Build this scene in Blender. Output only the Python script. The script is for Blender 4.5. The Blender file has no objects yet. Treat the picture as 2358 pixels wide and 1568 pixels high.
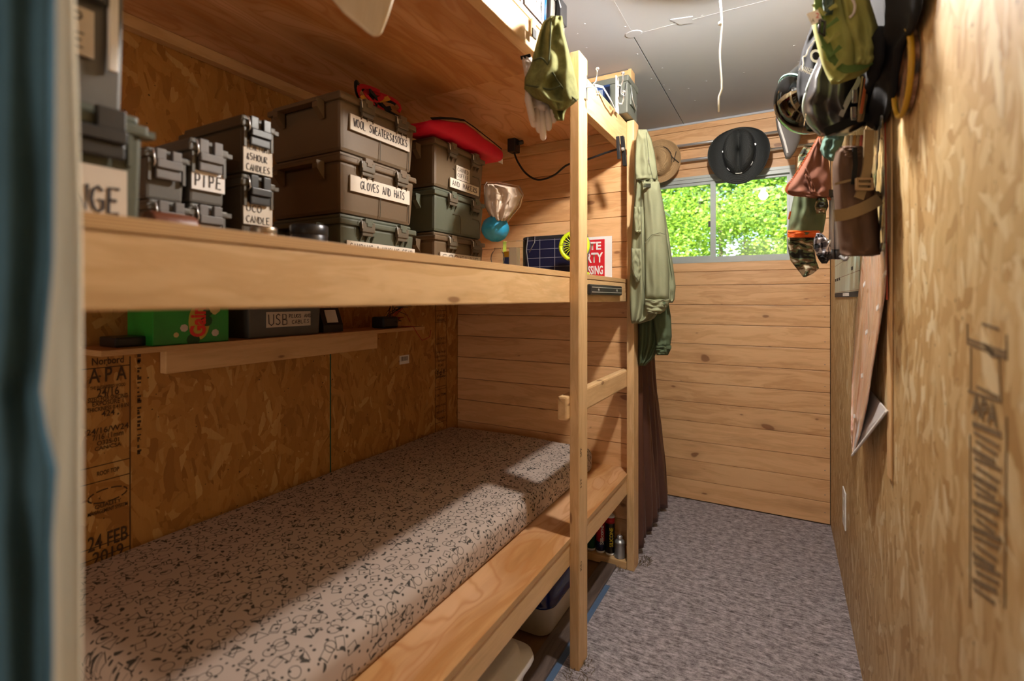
import bpy, bmesh, math, random
from mathutils import Vector, Matrix, noise
random.seed(7)
S = bpy.context.scene
C = S.collection
H = 1.375                      # eye height
F, CX, CY = 1139.0, 1179.0, 688.0
TH = math.radians(28.8); sn, cs = math.sin(TH), math.cos(TH)

# ---------------------------------------------------------------- camera
cd = bpy.data.cameras.new('camera'); cam = bpy.data.objects.new('camera', cd); C.objects.link(cam)
cam.location = (0, 0, H); cam.rotation_euler = (math.pi/2, 0, TH)
cd.sensor_fit = 'HORIZONTAL'; cd.sensor_width = 36; cd.lens = 36*F/2358; cd.shift_y = -(784-CY)/2358
cd.clip_start = 0.02; cd.clip_end = 200
cd.dof.use_dof = True; cd.dof.focus_distance = 2.3; cd.dof.aperture_fstop = 1.9
S.camera = cam
# ---------------------------------------------------------------- world, sun, exposure
w = bpy.data.worlds.new('sky'); S.world = w; w.use_nodes = True
wn = w.node_tree.nodes; wl = w.node_tree.links
sky = wn.new('ShaderNodeTexSky'); sky.sky_type = 'NISHITA'; sky.sun_disc = False
sky.sun_elevation = math.radians(52); sky.sun_rotation = math.radians(200)
wl.new(sky.outputs[0], wn['Background'].inputs[0]); wn['Background'].inputs[1].default_value = 0.30
sd = bpy.data.lights.new('sun', 'SUN'); sd.energy = 12; sd.angle = 0.01; sd.color = (1, .95, .82)
so = bpy.data.objects.new('sun', sd); C.objects.link(so)
so.rotation_euler = (math.radians(42), 0, math.radians(-28))
S.view_settings.view_transform = 'Standard'; S.view_settings.look = 'None'
S.view_settings.gamma = 1; S.view_settings.use_curve_mapping = False
S.view_settings.exposure = 1.5
# soft warm fill light added behind the viewer; no door is built there
ad = bpy.data.lights.new('rear_fill', 'AREA'); ad.shape = 'RECTANGLE'; ad.size = 1.5; ad.size_y = 2.0; ad.energy = 5.5; ad.color = (1, .83, .64)
ao = bpy.data.objects.new('rear_fill', ad); C.objects.link(ao)
ao.location = (-.75, -1.75, 1.35); ao.rotation_euler = (math.pi/2, 0, 0)
LAMP = (-0.18, 1.68, 2.405)
LAMP_E = 480.0         # emission of the bulb surface
LAMP2_E = 75.0

# ---------------------------------------------------------------- maths helpers
def ray(u, v):
    du = u-CX
    return Vector((-sn*F+cs*du, cs*F+sn*du, CY-v))
O = Vector((0, 0, H))
def aX(u, v, X): r = ray(u, v); return O+r*(X/r.x)
def aY(u, v, Y): r = ray(u, v); return O+r*(Y/r.y)
def aD(u, v, D): return O+ray(u, v)*(D/F)

WL = {}
def wloc(p): return WL.get(p.name, Vector((0, 0, 0))) if p else Vector((0, 0, 0))

def thing(name, loc, label, cat, group=None):
    o = bpy.data.objects.new(name, None); C.objects.link(o)
    o.location = loc; o.empty_display_size = .05; WL[o.name] = Vector(loc)
    o['label'] = label; o['category'] = cat
    if group: o['group'] = group
    return o
def tag(o, label, cat, group=None):
    o['label'] = label; o['category'] = cat
    if group: o['group'] = group
    return o

class MB:
    def __init__(s): s.bm = bmesh.new(); s.uv = None
    def box(s, a, b, taper=None, bev=0):
        a = Vector(a); b = Vector(b)
        lo = Vector([min(a[i], b[i]) for i in range(3)]); hi = Vector([max(a[i], b[i]) for i in range(3)])
        c = (lo+hi)/2; d = hi-lo
        r = bmesh.ops.create_cube(s.bm, size=1)
        for v in r['verts']:
            k = 1
            if taper and v.co.z < 0: k = taper
            v.co = Vector((c.x+v.co.x*d.x*k, c.y+v.co.y*d.y*k, c.z+v.co.z*d.z))
        if bev > 0:
            es = list({e for v in r['verts'] for e in v.link_edges})
            bmesh.ops.bevel(s.bm, geom=es, offset=bev, segments=2, affect='EDGES', profile=.6)
        return s
    def obox(s, c, ax, ay, az, bev=0):
        # oriented box: centre c, half-axis vectors
        r = bmesh.ops.create_cube(s.bm, size=2)
        c, ax, ay, az = map(Vector, (c, ax, ay, az))
        for v in r['verts']:
            x, y, z = v.co; v.co = c+ax*x+ay*y+az*z
        if bev > 0:
            es = list({e for v in r['verts'] for e in v.link_edges})
            bmesh.ops.bevel(s.bm, geom=es, offset=bev, segments=2, affect='EDGES', profile=.6)
        return s
    def tube(s, pts, r, seg=8, cap=True):
        pts = [Vector(p) for p in pts]; n = len(pts); rings = []
        up = Vector((0, 0, 1))
        for i, p in enumerate(pts):
            t = (pts[min(i+1, n-1)]-pts[max(i-1, 0)]).normalized()
            if abs(t.dot(up)) > .95: up = Vector((1, 0, 0)) if abs(t.x) < .9 else Vector((0, 1, 0))
            a = t.cross(up).normalized(); b = t.cross(a).normalized()
            rr = r[i] if isinstance(r, (list, tuple)) else r
            rings.append([s.bm.verts.new(p+(a*math.cos(2*math.pi*k/seg)+b*math.sin(2*math.pi*k/seg))*rr) for k in range(seg)])
        for i in range(n-1):
            for k in range(seg):
                s.bm.faces.new((rings[i][k], rings[i][(k+1) % seg], rings[i+1][(k+1) % seg], rings[i+1][k]))
        if cap:
            s.bm.faces.new(rings[0]); s.bm.faces.new(rings[-1][::-1])
        return s
    def ribbon(s, pts, wd, th, nrm):
        # flat strap along pts, width wd, thickness th, facing nrm
        pts = [Vector(p) for p in pts]; nrm = Vector(nrm).normalized(); rows = []
        n = len(pts)
        for i, p in enumerate(pts):
            t = (pts[min(i+1, n-1)]-pts[max(i-1, 0)]).normalized()
            a = t.cross(nrm).normalized()*wd/2
            rows.append([s.bm.verts.new(p+a+nrm*th), s.bm.verts.new(p-a+nrm*th), s.bm.verts.new(p-a), s.bm.verts.new(p+a)])
        for i in range(n-1):
            for k in range(4):
                s.bm.faces.new((rows[i][k], rows[i][(k+1) % 4], rows[i+1][(k+1) % 4], rows[i+1][k]))
        s.bm.faces.new(rows[0]); s.bm.faces.new(rows[-1][::-1])
        return s
    def lathe(s, prof, c, axis=(0, 0, 1), seg=24, sx=1, sy=1):
        ax = Vector(axis).normalized()
        a = ax.cross(Vector((0, 0, 1)) if abs(ax.z) < .9 else Vector((1, 0, 0))).normalized(); b = ax.cross(a)
        c = Vector(c); rings = []
        for (r, h) in prof:
            rings.append([s.bm.verts.new(c+ax*h+(a*math.cos(2*math.pi*k/seg)*sx+b*math.sin(2*math.pi*k/seg)*sy)*max(r, 1e-4)) for k in range(seg)])
        for i in range(len(rings)-1):
            for k in range(seg):
                s.bm.faces.new((rings[i][k], rings[i][(k+1) % seg], rings[i+1][(k+1) % seg], rings[i+1][k]))
        s.bm.faces.new(rings[0]); s.bm.faces.new(rings[-1][::-1])
        return s
    def prism(s, pts, off):
        # polygon pts (3-D, planar) extruded by vector off
        off = Vector(off); p = [Vector(q) for q in pts]
        A = [s.bm.verts.new(q) for q in p]; B = [s.bm.verts.new(q+off) for q in p]
        n = len(p)
        s.bm.faces.new(A); s.bm.faces.new(B[::-1])
        for i in range(n): s.bm.faces.new((A[i], A[(i+1) % n], B[(i+1) % n], B[i]))
        return s
    def grid(s, rows, closed=False):
        V = [[s.bm.verts.new(p) for p in r] for r in rows]
        for i in range(len(V)-1):
            m = len(V[i])
            for k in range(m if closed else m-1):
                s.bm.faces.new((V[i][k], V[i][(k+1) % m], V[i+1][(k+1) % m], V[i+1][k]))
        if closed:
            s.bm.faces.new(V[0]); s.bm.faces.new(V[-1][::-1])
        return s
    def build(s, name, mat, parent=None, smooth=False, kind=None, solid=0, sub=0, bev=0, origin=None):
        bmesh.ops.recalc_face_normals(s.bm, faces=s.bm.faces[:])
        vs = [v.co for v in s.bm.verts]
        if origin is None:
            c = Vector([(min(v[i] for v in vs)+max(v[i] for v in vs))/2 for i in range(3)])
        else: c = Vector(origin)
        bmesh.ops.translate(s.bm, vec=-c, verts=s.bm.verts[:])
        me = bpy.data.meshes.new(name); s.bm.to_mesh(me); s.bm.free()
        if smooth:
            for p in me.polygons: p.use_smooth = True
        o = bpy.data.objects.new(name, me); C.objects.link(o); me.materials.append(mat)
        o.parent = parent; o.location = c-wloc(parent); WL[o.name] = c
        if kind: o['kind'] = kind
        if solid:
            m = o.modifiers.new('s', 'SOLIDIFY'); m.thickness = solid
        if bev:
            m = o.modifiers.new('b', 'BEVEL'); m.width = bev; m.segments = 2; m.limit_method = 'ANGLE'
        if sub:
            m = o.modifiers.new('d', 'SUBSURF'); m.levels = sub; m.render_levels = sub
        return o

# ---------------------------------------------------------------- materials
def nodes_of(name):
    m = bpy.data.materials.new(name); m.use_nodes = True
    nt = m.node_tree; return m, nt, nt.nodes, nt.links, nt.nodes['Principled BSDF']
class G:
    """tiny node-graph helper"""
    def __init__(s, name):
        s.m, s.nt, s.n, s.l, s.b = nodes_of(name)
    def put(s, inp, v):
        if hasattr(v, 'is_output') or isinstance(v, bpy.types.NodeSocket): s.l.new(v, inp)
        else:
            if isinstance(v, (tuple, list)) and len(v) == 3 and inp.type == 'RGBA': v = (*v, 1)
            inp.default_value = v
    def math(s, op, a, b=0.0, c=None, clamp=False):
        x = s.n.new('ShaderNodeMath'); x.operation = op; x.use_clamp = clamp
        s.put(x.inputs[0], a); s.put(x.inputs[1], b)
        if c is not None: s.put(x.inputs[2], c)
        return x.outputs[0]
    def vmath(s, op, a, b=(0, 0, 0), scale=None):
        x = s.n.new('ShaderNodeVectorMath'); x.operation = op
        s.put(x.inputs[0], a)
        if op != 'SCALE': s.put(x.inputs[1], b)
        else: s.put(x.inputs['Scale'], scale)
        return x.outputs[1] if op in ('LENGTH', 'DOT_PRODUCT', 'DISTANCE') else x.outputs[0]
    def mix(s, f, a, b, blend='MIX'):
        x = s.n.new('ShaderNodeMix'); x.data_type = 'RGBA'; x.blend_type = blend
        s.put(x.inputs[0], f); s.put(x.inputs[6], a); s.put(x.inputs[7], b); return x.outputs[2]
    def obj(s):
        return s.n.new('ShaderNodeTexCoord').outputs['Object']
    def rnd(s): return s.n.new('ShaderNodeObjectInfo').outputs['Random']
    def uv(s): return s.n.new('ShaderNodeTexCoord').outputs['UV']
    def mapn(s, v, scale=(1, 1, 1), rot=(0, 0, 0), loc=(0, 0, 0)):
        x = s.n.new('ShaderNodeMapping'); s.put(x.inputs[0], v)
        s.put(x.inputs['Location'], loc); s.put(x.inputs['Rotation'], rot); s.put(x.inputs['Scale'], scale); return x.outputs[0]
    def noise(s, v, sc, det=3, rough=.5, dist=0, out=0):
        x = s.n.new('ShaderNodeTexNoise'); s.put(x.inputs['Vector'], v); s.put(x.inputs['Scale'], sc)
        s.put(x.inputs['Detail'], det); s.put(x.inputs['Roughness'], rough); s.put(x.inputs['Distortion'], dist); return x.outputs[out]
    def vor(s, v, sc, dim='3D', metric='EUCLIDEAN', rand=1.0, feat='F1'):
        x = s.n.new('ShaderNodeTexVoronoi'); x.voronoi_dimensions = dim; x.distance = metric; x.feature = feat
        s.put(x.inputs['Vector'], v); s.put(x.inputs['Scale'], sc); s.put(x.inputs['Randomness'], rand); return x
    def ramp(s, f, stops):
        x = s.n.new('ShaderNodeValToRGB'); s.put(x.inputs[0], f); e = x.color_ramp.elements
        e[0].position, e[0].color = stops[0][0], (*stops[0][1], 1)
        e[1].position, e[1].color = stops[-1][0], (*stops[-1][1], 1)
        for p, c in stops[1:-1]:
            q = e.new(p); q.color = (*c, 1)
        return x.outputs[0]
    def sep(s, v):
        x = s.n.new('ShaderNodeSeparateXYZ'); s.put(x.inputs[0], v); return x.outputs
    def comb(s, a, b, c):
        x = s.n.new('ShaderNodeCombineXYZ'); s.put(x.inputs[0], a); s.put(x.inputs[1], b); s.put(x.inputs[2], c); return x.outputs[0]
    def bump(s, h, st=.3, d=.002):
        x = s.n.new('ShaderNodeBump'); s.put(x.inputs['Height'], h); x.inputs['Strength'].default_value = st
        x.inputs['Distance'].default_value = d; s.l.new(x.outputs[0], s.b.inputs['Normal'])
    def fin(s, col=None, rough=.6, metal=0, spec=None, coat=0):
        if col is not None: s.put(s.b.inputs['Base Color'], col)
        s.put(s.b.inputs['Roughness'], rough); s.put(s.b.inputs['Metallic'], metal)
        if spec is not None: s.b.inputs['Specular IOR Level'].default_value = spec
        if coat: s.b.inputs['Coat Weight'].default_value = coat
        return s.m

def plain(name, col, rough=.5, metal=0, var=.12, nsc=30, bump=.1, coat=0):
    g = G(name); n = g.noise(g.obj(), nsc, 4)
    c = g.mix(n, tuple(max(0, x*(1-var)) for x in col), tuple(min(1, x*(1+var)) for x in col))
    if bump: g.bump(g.noise(g.obj(), nsc*12, 3), bump, .001)
    return g.fin(c, rough, metal, coat=coat)

def fabric(name, col, rough=.9, weave=900, var=.2, blot=8):
    g = G(name); o = g.obj(); n = g.noise(o, blot, 4)
    c = g.mix(n, tuple(x*(1-var) for x in col), tuple(min(1, x*(1+var)) for x in col))
    f = g.noise(o, weave, 2); c = g.mix(.25, c, f, 'OVERLAY')
    g.bump(f, .35, .001); m = g.fin(c, rough, spec=.2)
    return m

def wood(name, axis, light, dark, knots=True, ring=1.0, rough=.5, gray=False, ply=False, knot_density=2.2, kth=.5):
    g = G(name); o = g.obj(); r = g.rnd()
    off = g.math('MULTIPLY', r, 37.0)
    o2 = g.vmath('ADD', o, g.comb(off, g.math('MULTIPLY', r, 13.0), g.math('MULTIPLY', r, 29.0)))
    sc = [22, 22, 22]; sc[axis] = 1.6
    warp = g.noise(g.mapn(o2, tuple(3 if i != axis else 1.2 for i in range(3))), 2.0, 2, out=1)
    p = g.vmath('ADD', o2, g.vmath('SCALE', g.vmath('SUBTRACT', warp, (.5, .5, .5)), scale=.10))
    a = g.noise(g.mapn(p, tuple(sc)), 1.0*ring, 6, .62, .4)
    fine = g.noise(g.mapn(o2, tuple(x*9 for x in sc)), 1.0, 3, .6)
    rings = g.math('SINE', g.math('MULTIPLY', a, 26.0))
    rings = g.math('MULTIPLY_ADD', rings, .5, .5)
    rings = g.math('POWER', rings, 2.0)
    f = g.math('ADD', g.math('MULTIPLY', rings, .42), g.math('MULTIPLY', g.math('SUBTRACT', a, .30), 1.0), clamp=True)
    c = g.mix(f, light, dark)
    c = g.mix(g.math('MULTIPLY', fine, .22), c, tuple(x*.55 for x in dark))
    # board-to-board tone
    c = g.mix(g.math('MULTIPLY', g.math('SUBTRACT', r, .45, clamp=True), .75), c, tuple(min(1, x*1.15) for x in light))
    blot = g.noise(g.mapn(o2, tuple(2.2 if i == axis else 12 for i in range(3))), 1.0, 3, .6)
    c = g.mix(g.math('MULTIPLY', g.math('SUBTRACT', blot, .55, clamp=True), 2.6, clamp=True), c, tuple(x*.72 for x in dark))
    if knots:
        q3 = g.sep(p); oth = [q3[i] for i in range(3) if i != axis]
        vn = g.vor(g.comb(g.math('MULTIPLY', q3[axis], knot_density), g.math('MULTIPLY', g.math('ADD', oth[0], oth[1]), knot_density*2.4), 0.0), 1.0, '2D')
        d = vn.outputs['Distance']; pick = g.sep(vn.outputs['Color'])[0]
        rad = g.math('MULTIPLY', g.math('SUBTRACT', pick, kth), .135)
        k = g.math('MULTIPLY', g.math('SUBTRACT', rad, d), 40.0, clamp=True)
        halo = g.math('MULTIPLY', g.math('SUBTRACT', g.math('MULTIPLY', rad, 3.0), d), 5.0, clamp=True)
        c = g.mix(g.math('MULTIPLY', halo, .35), c, tuple(x*.6 for x in dark))
        c = g.mix(g.math('MULTIPLY', k, .8), c, (dark[0]*.38, dark[1]*.28, dark[2]*.25))
    if ply:
        fig = g.noise(g.mapn(p, tuple(1.3 if i == axis else 5 for i in range(3))), 1.0, 2, .5, .8)
        c = g.mix(g.math('MULTIPLY', g.math('SUBTRACT', fig, .42, clamp=True), 3.0, clamp=True), c, (.80, .50, .30))
        cat = g.math('POWER', g.math('MULTIPLY_ADD', g.math('SINE', g.math('MULTIPLY', fig, 75.0)), .5, .5), 6.0)
        c = g.mix(g.math('MULTIPLY', cat, .45), c, (.45, .17, .04))
        z = g.sep(o)[2]
        b = g.math('SINE', g.math('MULTIPLY', z, 1500.0))
        nz = g.sep(g.n.new('ShaderNodeNewGeometry').outputs['Normal'])[2]
        side = g.math('LESS_THAN', g.math('ABSOLUTE', nz), .5)
        c = g.mix(g.math('MULTIPLY', side, .75), c, (.66, .44, .21))
        c = g.mix(g.math('MULTIPLY', side, g.math('MULTIPLY', g.math('GREATER_THAN', b, .35), .55)), c, tuple(x*.6 for x in dark))
    g.bump(g.math('ADD', fine, g.math('MULTIPLY', rings, .3)), .18, .001)
    return g.fin(c, rough)

def osb(name, stops, fibk=.5):
    """flake board: three layers of long overlapping flakes, each with its own tone and lean"""
    g = G(name); o = g.obj(); s3 = g.sep(o); r = g.rnd()
    y = g.math('MULTIPLY_ADD', r, 7.3, s3[1]); z = g.math('MULTIPLY_ADD', r, 3.1, s3[2])
    flat = g.comb(y, z, 0.0)
    nz = g.vmath('SCALE', g.vmath('SUBTRACT', g.noise(flat, 16.0, 3, out=1), (.5, .5, .5)), scale=.016)
    flat = g.vmath('ADD', flat, nz)
    best = None; col = None; edge = None
    for i, (ang, sx, sy) in enumerate([(0.08, 34, 7.5), (0.5, 30, 8), (-0.45, 32, 8), (1.0, 38, 10), (-0.15, 60, 11), (-1.05, 36, 10), (.25, 42, 9), (-.3, 46, 9)]):
        mv = g.mapn(flat, (1, 1, 1), (0, 0, ang)); mv = g.mapn(mv, (sx, sy, 1), loc=(i*3.7, i*1.9, 0))
        v = g.vor(mv, 1.0, '2D', 'EUCLIDEAN', 1.0)
        c3 = g.sep(v.outputs['Color'])
        h = g.math('SUBTRACT', c3[0], g.math('MULTIPLY', v.outputs['Distance'], .35))
        e = v.outputs['Distance']
        if best is None: best, col, edge = h, c3[1], e
        else:
            gt = g.math('GREATER_THAN', h, best)
            mc = g.n.new('ShaderNodeMix'); g.put(mc.inputs[0], gt); g.put(mc.inputs[2], col); g.put(mc.inputs[3], c3[1]); col = mc.outputs[0]
            me = g.n.new('ShaderNodeMix'); g.put(me.inputs[0], gt); g.put(me.inputs[2], edge); g.put(me.inputs[3], e); edge = me.outputs[0]
            best = g.math('MAXIMUM', h, best)
    c = g.ramp(col, stops)
    fib = g.noise(g.mapn(flat, (190, 18, 1)), 1.0, 5, .65)
    c = g.mix(g.math('MULTIPLY', fib, fibk), c, (.27, .135, .04))
    c = g.mix(g.math('MULTIPLY', g.math('SUBTRACT', edge, .55), 1.1, clamp=True), c, (.22, .10, .02))
    sp = g.vor(flat, 26.0, '2D'); pk = g.sep(sp.outputs['Color'])[2]
    dk = g.math('MULTIPLY', g.math('LESS_THAN', sp.outputs['Distance'], g.math('MULTIPLY', g.math('SUBTRACT', pk, .78), .38)), .85)
    c = g.mix(dk, c, (.05, .025, .008))
    g.bump(best, .25, .003)
    return g.fin(c, .55)

PINE = ((.82, .50, .25), (.58, .29, .115))
M = {}
M['plank'] = wood('pine_plank', 0, *PINE, knots=True, rough=.42, knot_density=2.3, kth=.35)
LUM = ((.78, .53, .28), (.60, .36, .15))
for i, a in enumerate('xyz'): M['lum_'+a] = wood('lumber_'+a, i, *LUM, knots=True, knot_density=2.6)
M['ply'] = wood('plywood_face', 1, (.68, .38, .16), (.42, .17, .045), knots=True, ring=.32, ply=True, knot_density=1.1, rough=.45)
M['osb'] = osb('osb_board_shaded', [(0, (.34, .145, .024)), (.25, (.47, .22, .045)), (.55, (.53, .265, .060)), (.88, (.60, .32, .085)), (1, (.72, .46, .17))])  # same board as the right wall, its darker orange shade put into the colour
M['osb_lit'] = osb('osb_board_lit', [(0, (.42, .25, .09)), (.25, (.56, .37, .16)), (.55, (.63, .44, .205)), (.85, (.70, .53, .28)), (1, (.84, .72, .47))], .38)  # same board again, paler: the lamp light is put into the colour
M['ceil'] = plain('painted_ceiling_panel', (.47, .51, .57), .6, var=.05, nsc=3, bump=.06)
M['caulk'] = plain('joint_compound', (.48, .51, .56), .7)
M['dark_gap'] = plain('dark_backing', (.03, .025, .02), .9)
M['chrome'] = plain('chrome', (.85, .87, .9), .28, .85, var=.02, bump=0)
M['alum'] = plain('aluminium_frame', (.40, .44, .43), .4, .1, var=.04, bump=0)
M['blk'] = plain('black_plastic', (.018, .018, .02), .35, var=.2)
M['gry'] = plain('grey_plastic', (.16, .15, .15), .5)
M['white'] = plain('white_plastic', (.80, .80, .80), .4, var=.03)
M['ivory'] = plain('ivory_plastic', (.62, .60, .52), .45, var=.05)
M['label'] = plain('paper_label', (.62, .56, .48), .7, var=.05)
M['label_w'] = plain('white_paper_label', (.85, .83, .82), .7, var=.03)
M['ink'] = plain('ink', (.03, .025, .03), .7, var=0, bump=0)
M['stamp'] = plain('stamp_ink', (.07, .035, .012), .8, var=.3, bump=0)
M['stamp_r'] = plain('faded_stamp_ink', (.17, .11, .05), .8, var=.5, nsc=60, bump=0)
M['green_ink'] = plain('green_edge_paint', (.01, .09, .06), .7)

def carpet():
    g = G('streaked_carpet'); o = g.obj()
    wv = g.vmath('ADD', o, g.vmath('SCALE', g.vmath('SUBTRACT', g.noise(o, 3, 2, out=1), (.5, .5, .5)), scale=.10))
    st = g.math('ADD', g.math('MULTIPLY', g.noise(g.mapn(wv, (20, 95, 1), (0, 0, .12)), 1.0, 8, .8), .58), g.math('MULTIPLY', g.noise(o, 30, 9, .8), .42))
    big = g.noise(o, 1.3, 3)
    c = g.ramp(st, [(.40, (.05, .042, .042)), (.46, (.25, .222, .235)), (.51, (.44, .40, .435)), (.59, (.76, .70, .76))])
    c = g.mix(g.math('MULTIPLY', big, .35), c, (.36, .32, .34))
    # pale vein network
    v = g.n.new('ShaderNodeTexVoronoi'); v.feature = 'DISTANCE_TO_EDGE'; v.voronoi_dimensions = '2D'
    p2 = g.vmath('ADD', g.mapn(o, (4.2, 4.2, 1)), g.vmath('SCALE', g.vmath('SUBTRACT', g.noise(o, 9, 4, out=1), (.5, .5, .5)), scale=.6))
    g.put(v.inputs['Vector'], p2); v.inputs['Scale'].default_value = 1
    vein = g.math('SUBTRACT', 1.0, g.math('MULTIPLY', v.outputs['Distance'], 42.0), clamp=True)
    vein = g.math('MULTIPLY', vein, g.math('MULTIPLY', g.math('SUBTRACT', g.noise(o, 7, 3), .42), 5.0, clamp=True))
    c = g.mix(g.math('MULTIPLY', vein, .6), c, (.52, .50, .52))
    f = g.noise(o, 420, 3)
    c = g.mix(.5, c, f, 'OVERLAY')
    g.bump(g.math('ADD', f, g.math('MULTIPLY', st, .8)), .9, .004)
    return g.fin(c, .95, spec=.1)
M['carpet'] = carpet()
M['vinyl'] = wood('dark_vinyl_strip', 1, (.20, .15, .13), (.09, .065, .055), knots=False, rough=.35)
M['subfloor'] = wood('brown_subfloor', 1, (.24, .14, .075), (.14, .075, .04), knots=False)

def mattress_mat():
    g = G('patterned_mattress_fabric'); uv = g.uv()
    base = (.50, .415, .365); ink = (.035, .035, .032)
    mask = None
    def add(m):
        nonlocal mask
        mask = m if mask is None else g.math('MAXIMUM', mask, m)
    # layer 1: figures - rings, half-filled discs, squares, triangles, one per cell
    for k, (sc, off) in enumerate([(21.0, 0.0), (19.0, 5.3)]):
        pv = g.mapn(uv, (1, 1, 1), loc=(off, off*1.7, 0))
        v = g.vor(pv, sc, '2D', rand=.75); c3 = g.sep(v.outputs['Color'])
        loc = g.vmath('SCALE', g.vmath('SUBTRACT', pv, v.outputs['Position']), scale=sc)
        vr = g.n.new('ShaderNodeVectorRotate'); vr.rotation_type = 'Z_AXIS'; g.put(vr.inputs['Vector'], loc)
        g.put(vr.inputs['Angle'], g.math('MULTIPLY', c3[1], 6.28)); q = g.sep(vr.outputs[0])
        ln = g.vmath('LENGTH', vr.outputs[0])
        ax_, ay_ = g.math('ABSOLUTE', q[0]), g.math('ABSOLUTE', q[1])
        sq = g.math('MAXIMUM', ax_, g.math('MULTIPLY', ay_, 1.4))
        tri = g.math('MAXIMUM', g.math('MULTIPLY_ADD', ax_, .866, g.math('MULTIPLY', q[1], .5)), g.math('MULTIPLY', q[1], -1.0))
        def outline(d, r, wd): return g.math('LESS_THAN', g.math('ABSOLUTE', g.math('SUBTRACT', d, r)), wd)
        pick = c3[0]; lt = lambda x: g.math('LESS_THAN', pick, x)
        a = g.math('MULTIPLY', outline(ln, .27, .020), lt(.34))
        b = g.math('MULTIPLY', outline(sq, .27, .022), g.math('MULTIPLY', lt(.62), g.math('GREATER_THAN', pick, .34)))
        t = g.math('MULTIPLY', outline(tri, .17, .020), g.math('MULTIPLY', lt(.82), g.math('GREATER_THAN', pick, .62)))
        half = g.math('MULTIPLY', g.math('LESS_THAN', ln, .20), g.math('GREATER_THAN', q[0], .03))
        hh = g.math('MULTIPLY', half, g.math('GREATER_THAN', pick, .72))
        add(a); add(b); add(t); add(hh)
    # layer 2: small solid dots
    v = g.vor(g.mapn(uv, (1, 1, 1), loc=(9, 2, 0)), 46.0, '2D', rand=.85)
    pk = g.sep(v.outputs['Color'])[0]
    add(g.math('MULTIPLY', g.math('LESS_THAN', v.outputs['Distance'], g.math('MULTIPLY_ADD', pk, .10, .10)), g.math('GREATER_THAN', pk, .35)))
    c = g.mix(g.math('MULTIPLY', mask, .93), base, ink)
    g.bump(g.noise(g.obj(), 700, 2), .2, .001)
    return g.fin(c, .85, spec=.15)
M['mattress'] = mattress_mat()

def camo(name, cols, sc=14):
    g = G(name); o = g.mapn(g.obj(), (.8, .8, 3.0), (.0, .35, 0)); w_ = g.vmath('ADD', o, g.vmath('SCALE', g.noise(o, 10, 2, out=1), scale=.12))
    c = g.ramp(g.noise(w_, sc, 1, .4), [(0, cols[0]), (.40, cols[0]), (.41, cols[1]), (.49, cols[1]), (.50, cols[2]), (.58, cols[2]), (.59, cols[3]), (1, cols[3])])
    for nd in g.n:
        if nd.type == 'VALTORGB': nd.color_ramp.interpolation = 'CONSTANT'
    g.bump(g.noise(g.obj(), 500, 2), .3, .001)
    return g.fin(c, .9, spec=.1)
M['camo'] = camo('woodland_camo', [(.03, .03, .026), (.13, .17, .09), (.17, .11, .065), (.50, .45, .33)], 20)
M['camo_dull'] = camo('dull_camo', [(.03, .03, .022), (.07, .09, .045), (.10, .08, .05), (.24, .22, .15)], 22)

def glass(name, col=(1, 1, 1), rough=0.0, fac=.10, tint=(.92, .97, .95), ior=1.45):
    g = G(name); g.n.remove(g.b)
    tr = g.n.new('ShaderNodeBsdfTransparent'); tr.inputs[0].default_value = (*tint, 1)
    gl = g.n.new('ShaderNodeBsdfGlossy'); gl.inputs[0].default_value = (*col, 1); gl.inputs[1].default_value = rough
    fr = g.n.new('ShaderNodeFresnel'); fr.inputs[0].default_value = ior
    mx = g.n.new('ShaderNodeMixShader'); g.l.new(g.math('ADD', fr.outputs[0], fac, clamp=True), mx.inputs[0])
    g.l.new(tr.outputs[0], mx.inputs[1]); g.l.new(gl.outputs[0], mx.inputs[2])
    g.l.new(mx.outputs[0], g.n['Material Output'].inputs[0]); return g.m
M['glass'] = glass('window_glass', fac=.02)
M['clear'] = glass('clear_film', rough=.18, fac=.02, tint=(.95, .96, .95), ior=1.16)
M['shield'] = glass('smoked_shield', rough=.04, fac=.05, tint=(.30, .38, .38))
def emis(name, col, st):
    g = G(name); g.put(g.b.inputs['Base Color'], col); g.put(g.b.inputs['Emission Color'], col); g.b.inputs['Emission Strength'].default_value = st
    return g.m
M['bulb'] = emis('lit_bulb', (1, .93, .84), LAMP_E)
M['bulb2'] = emis('lit_bulb_behind', (1, .90, .78), LAMP2_E)

def struct(o): o['kind'] = 'structure'; return o

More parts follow.
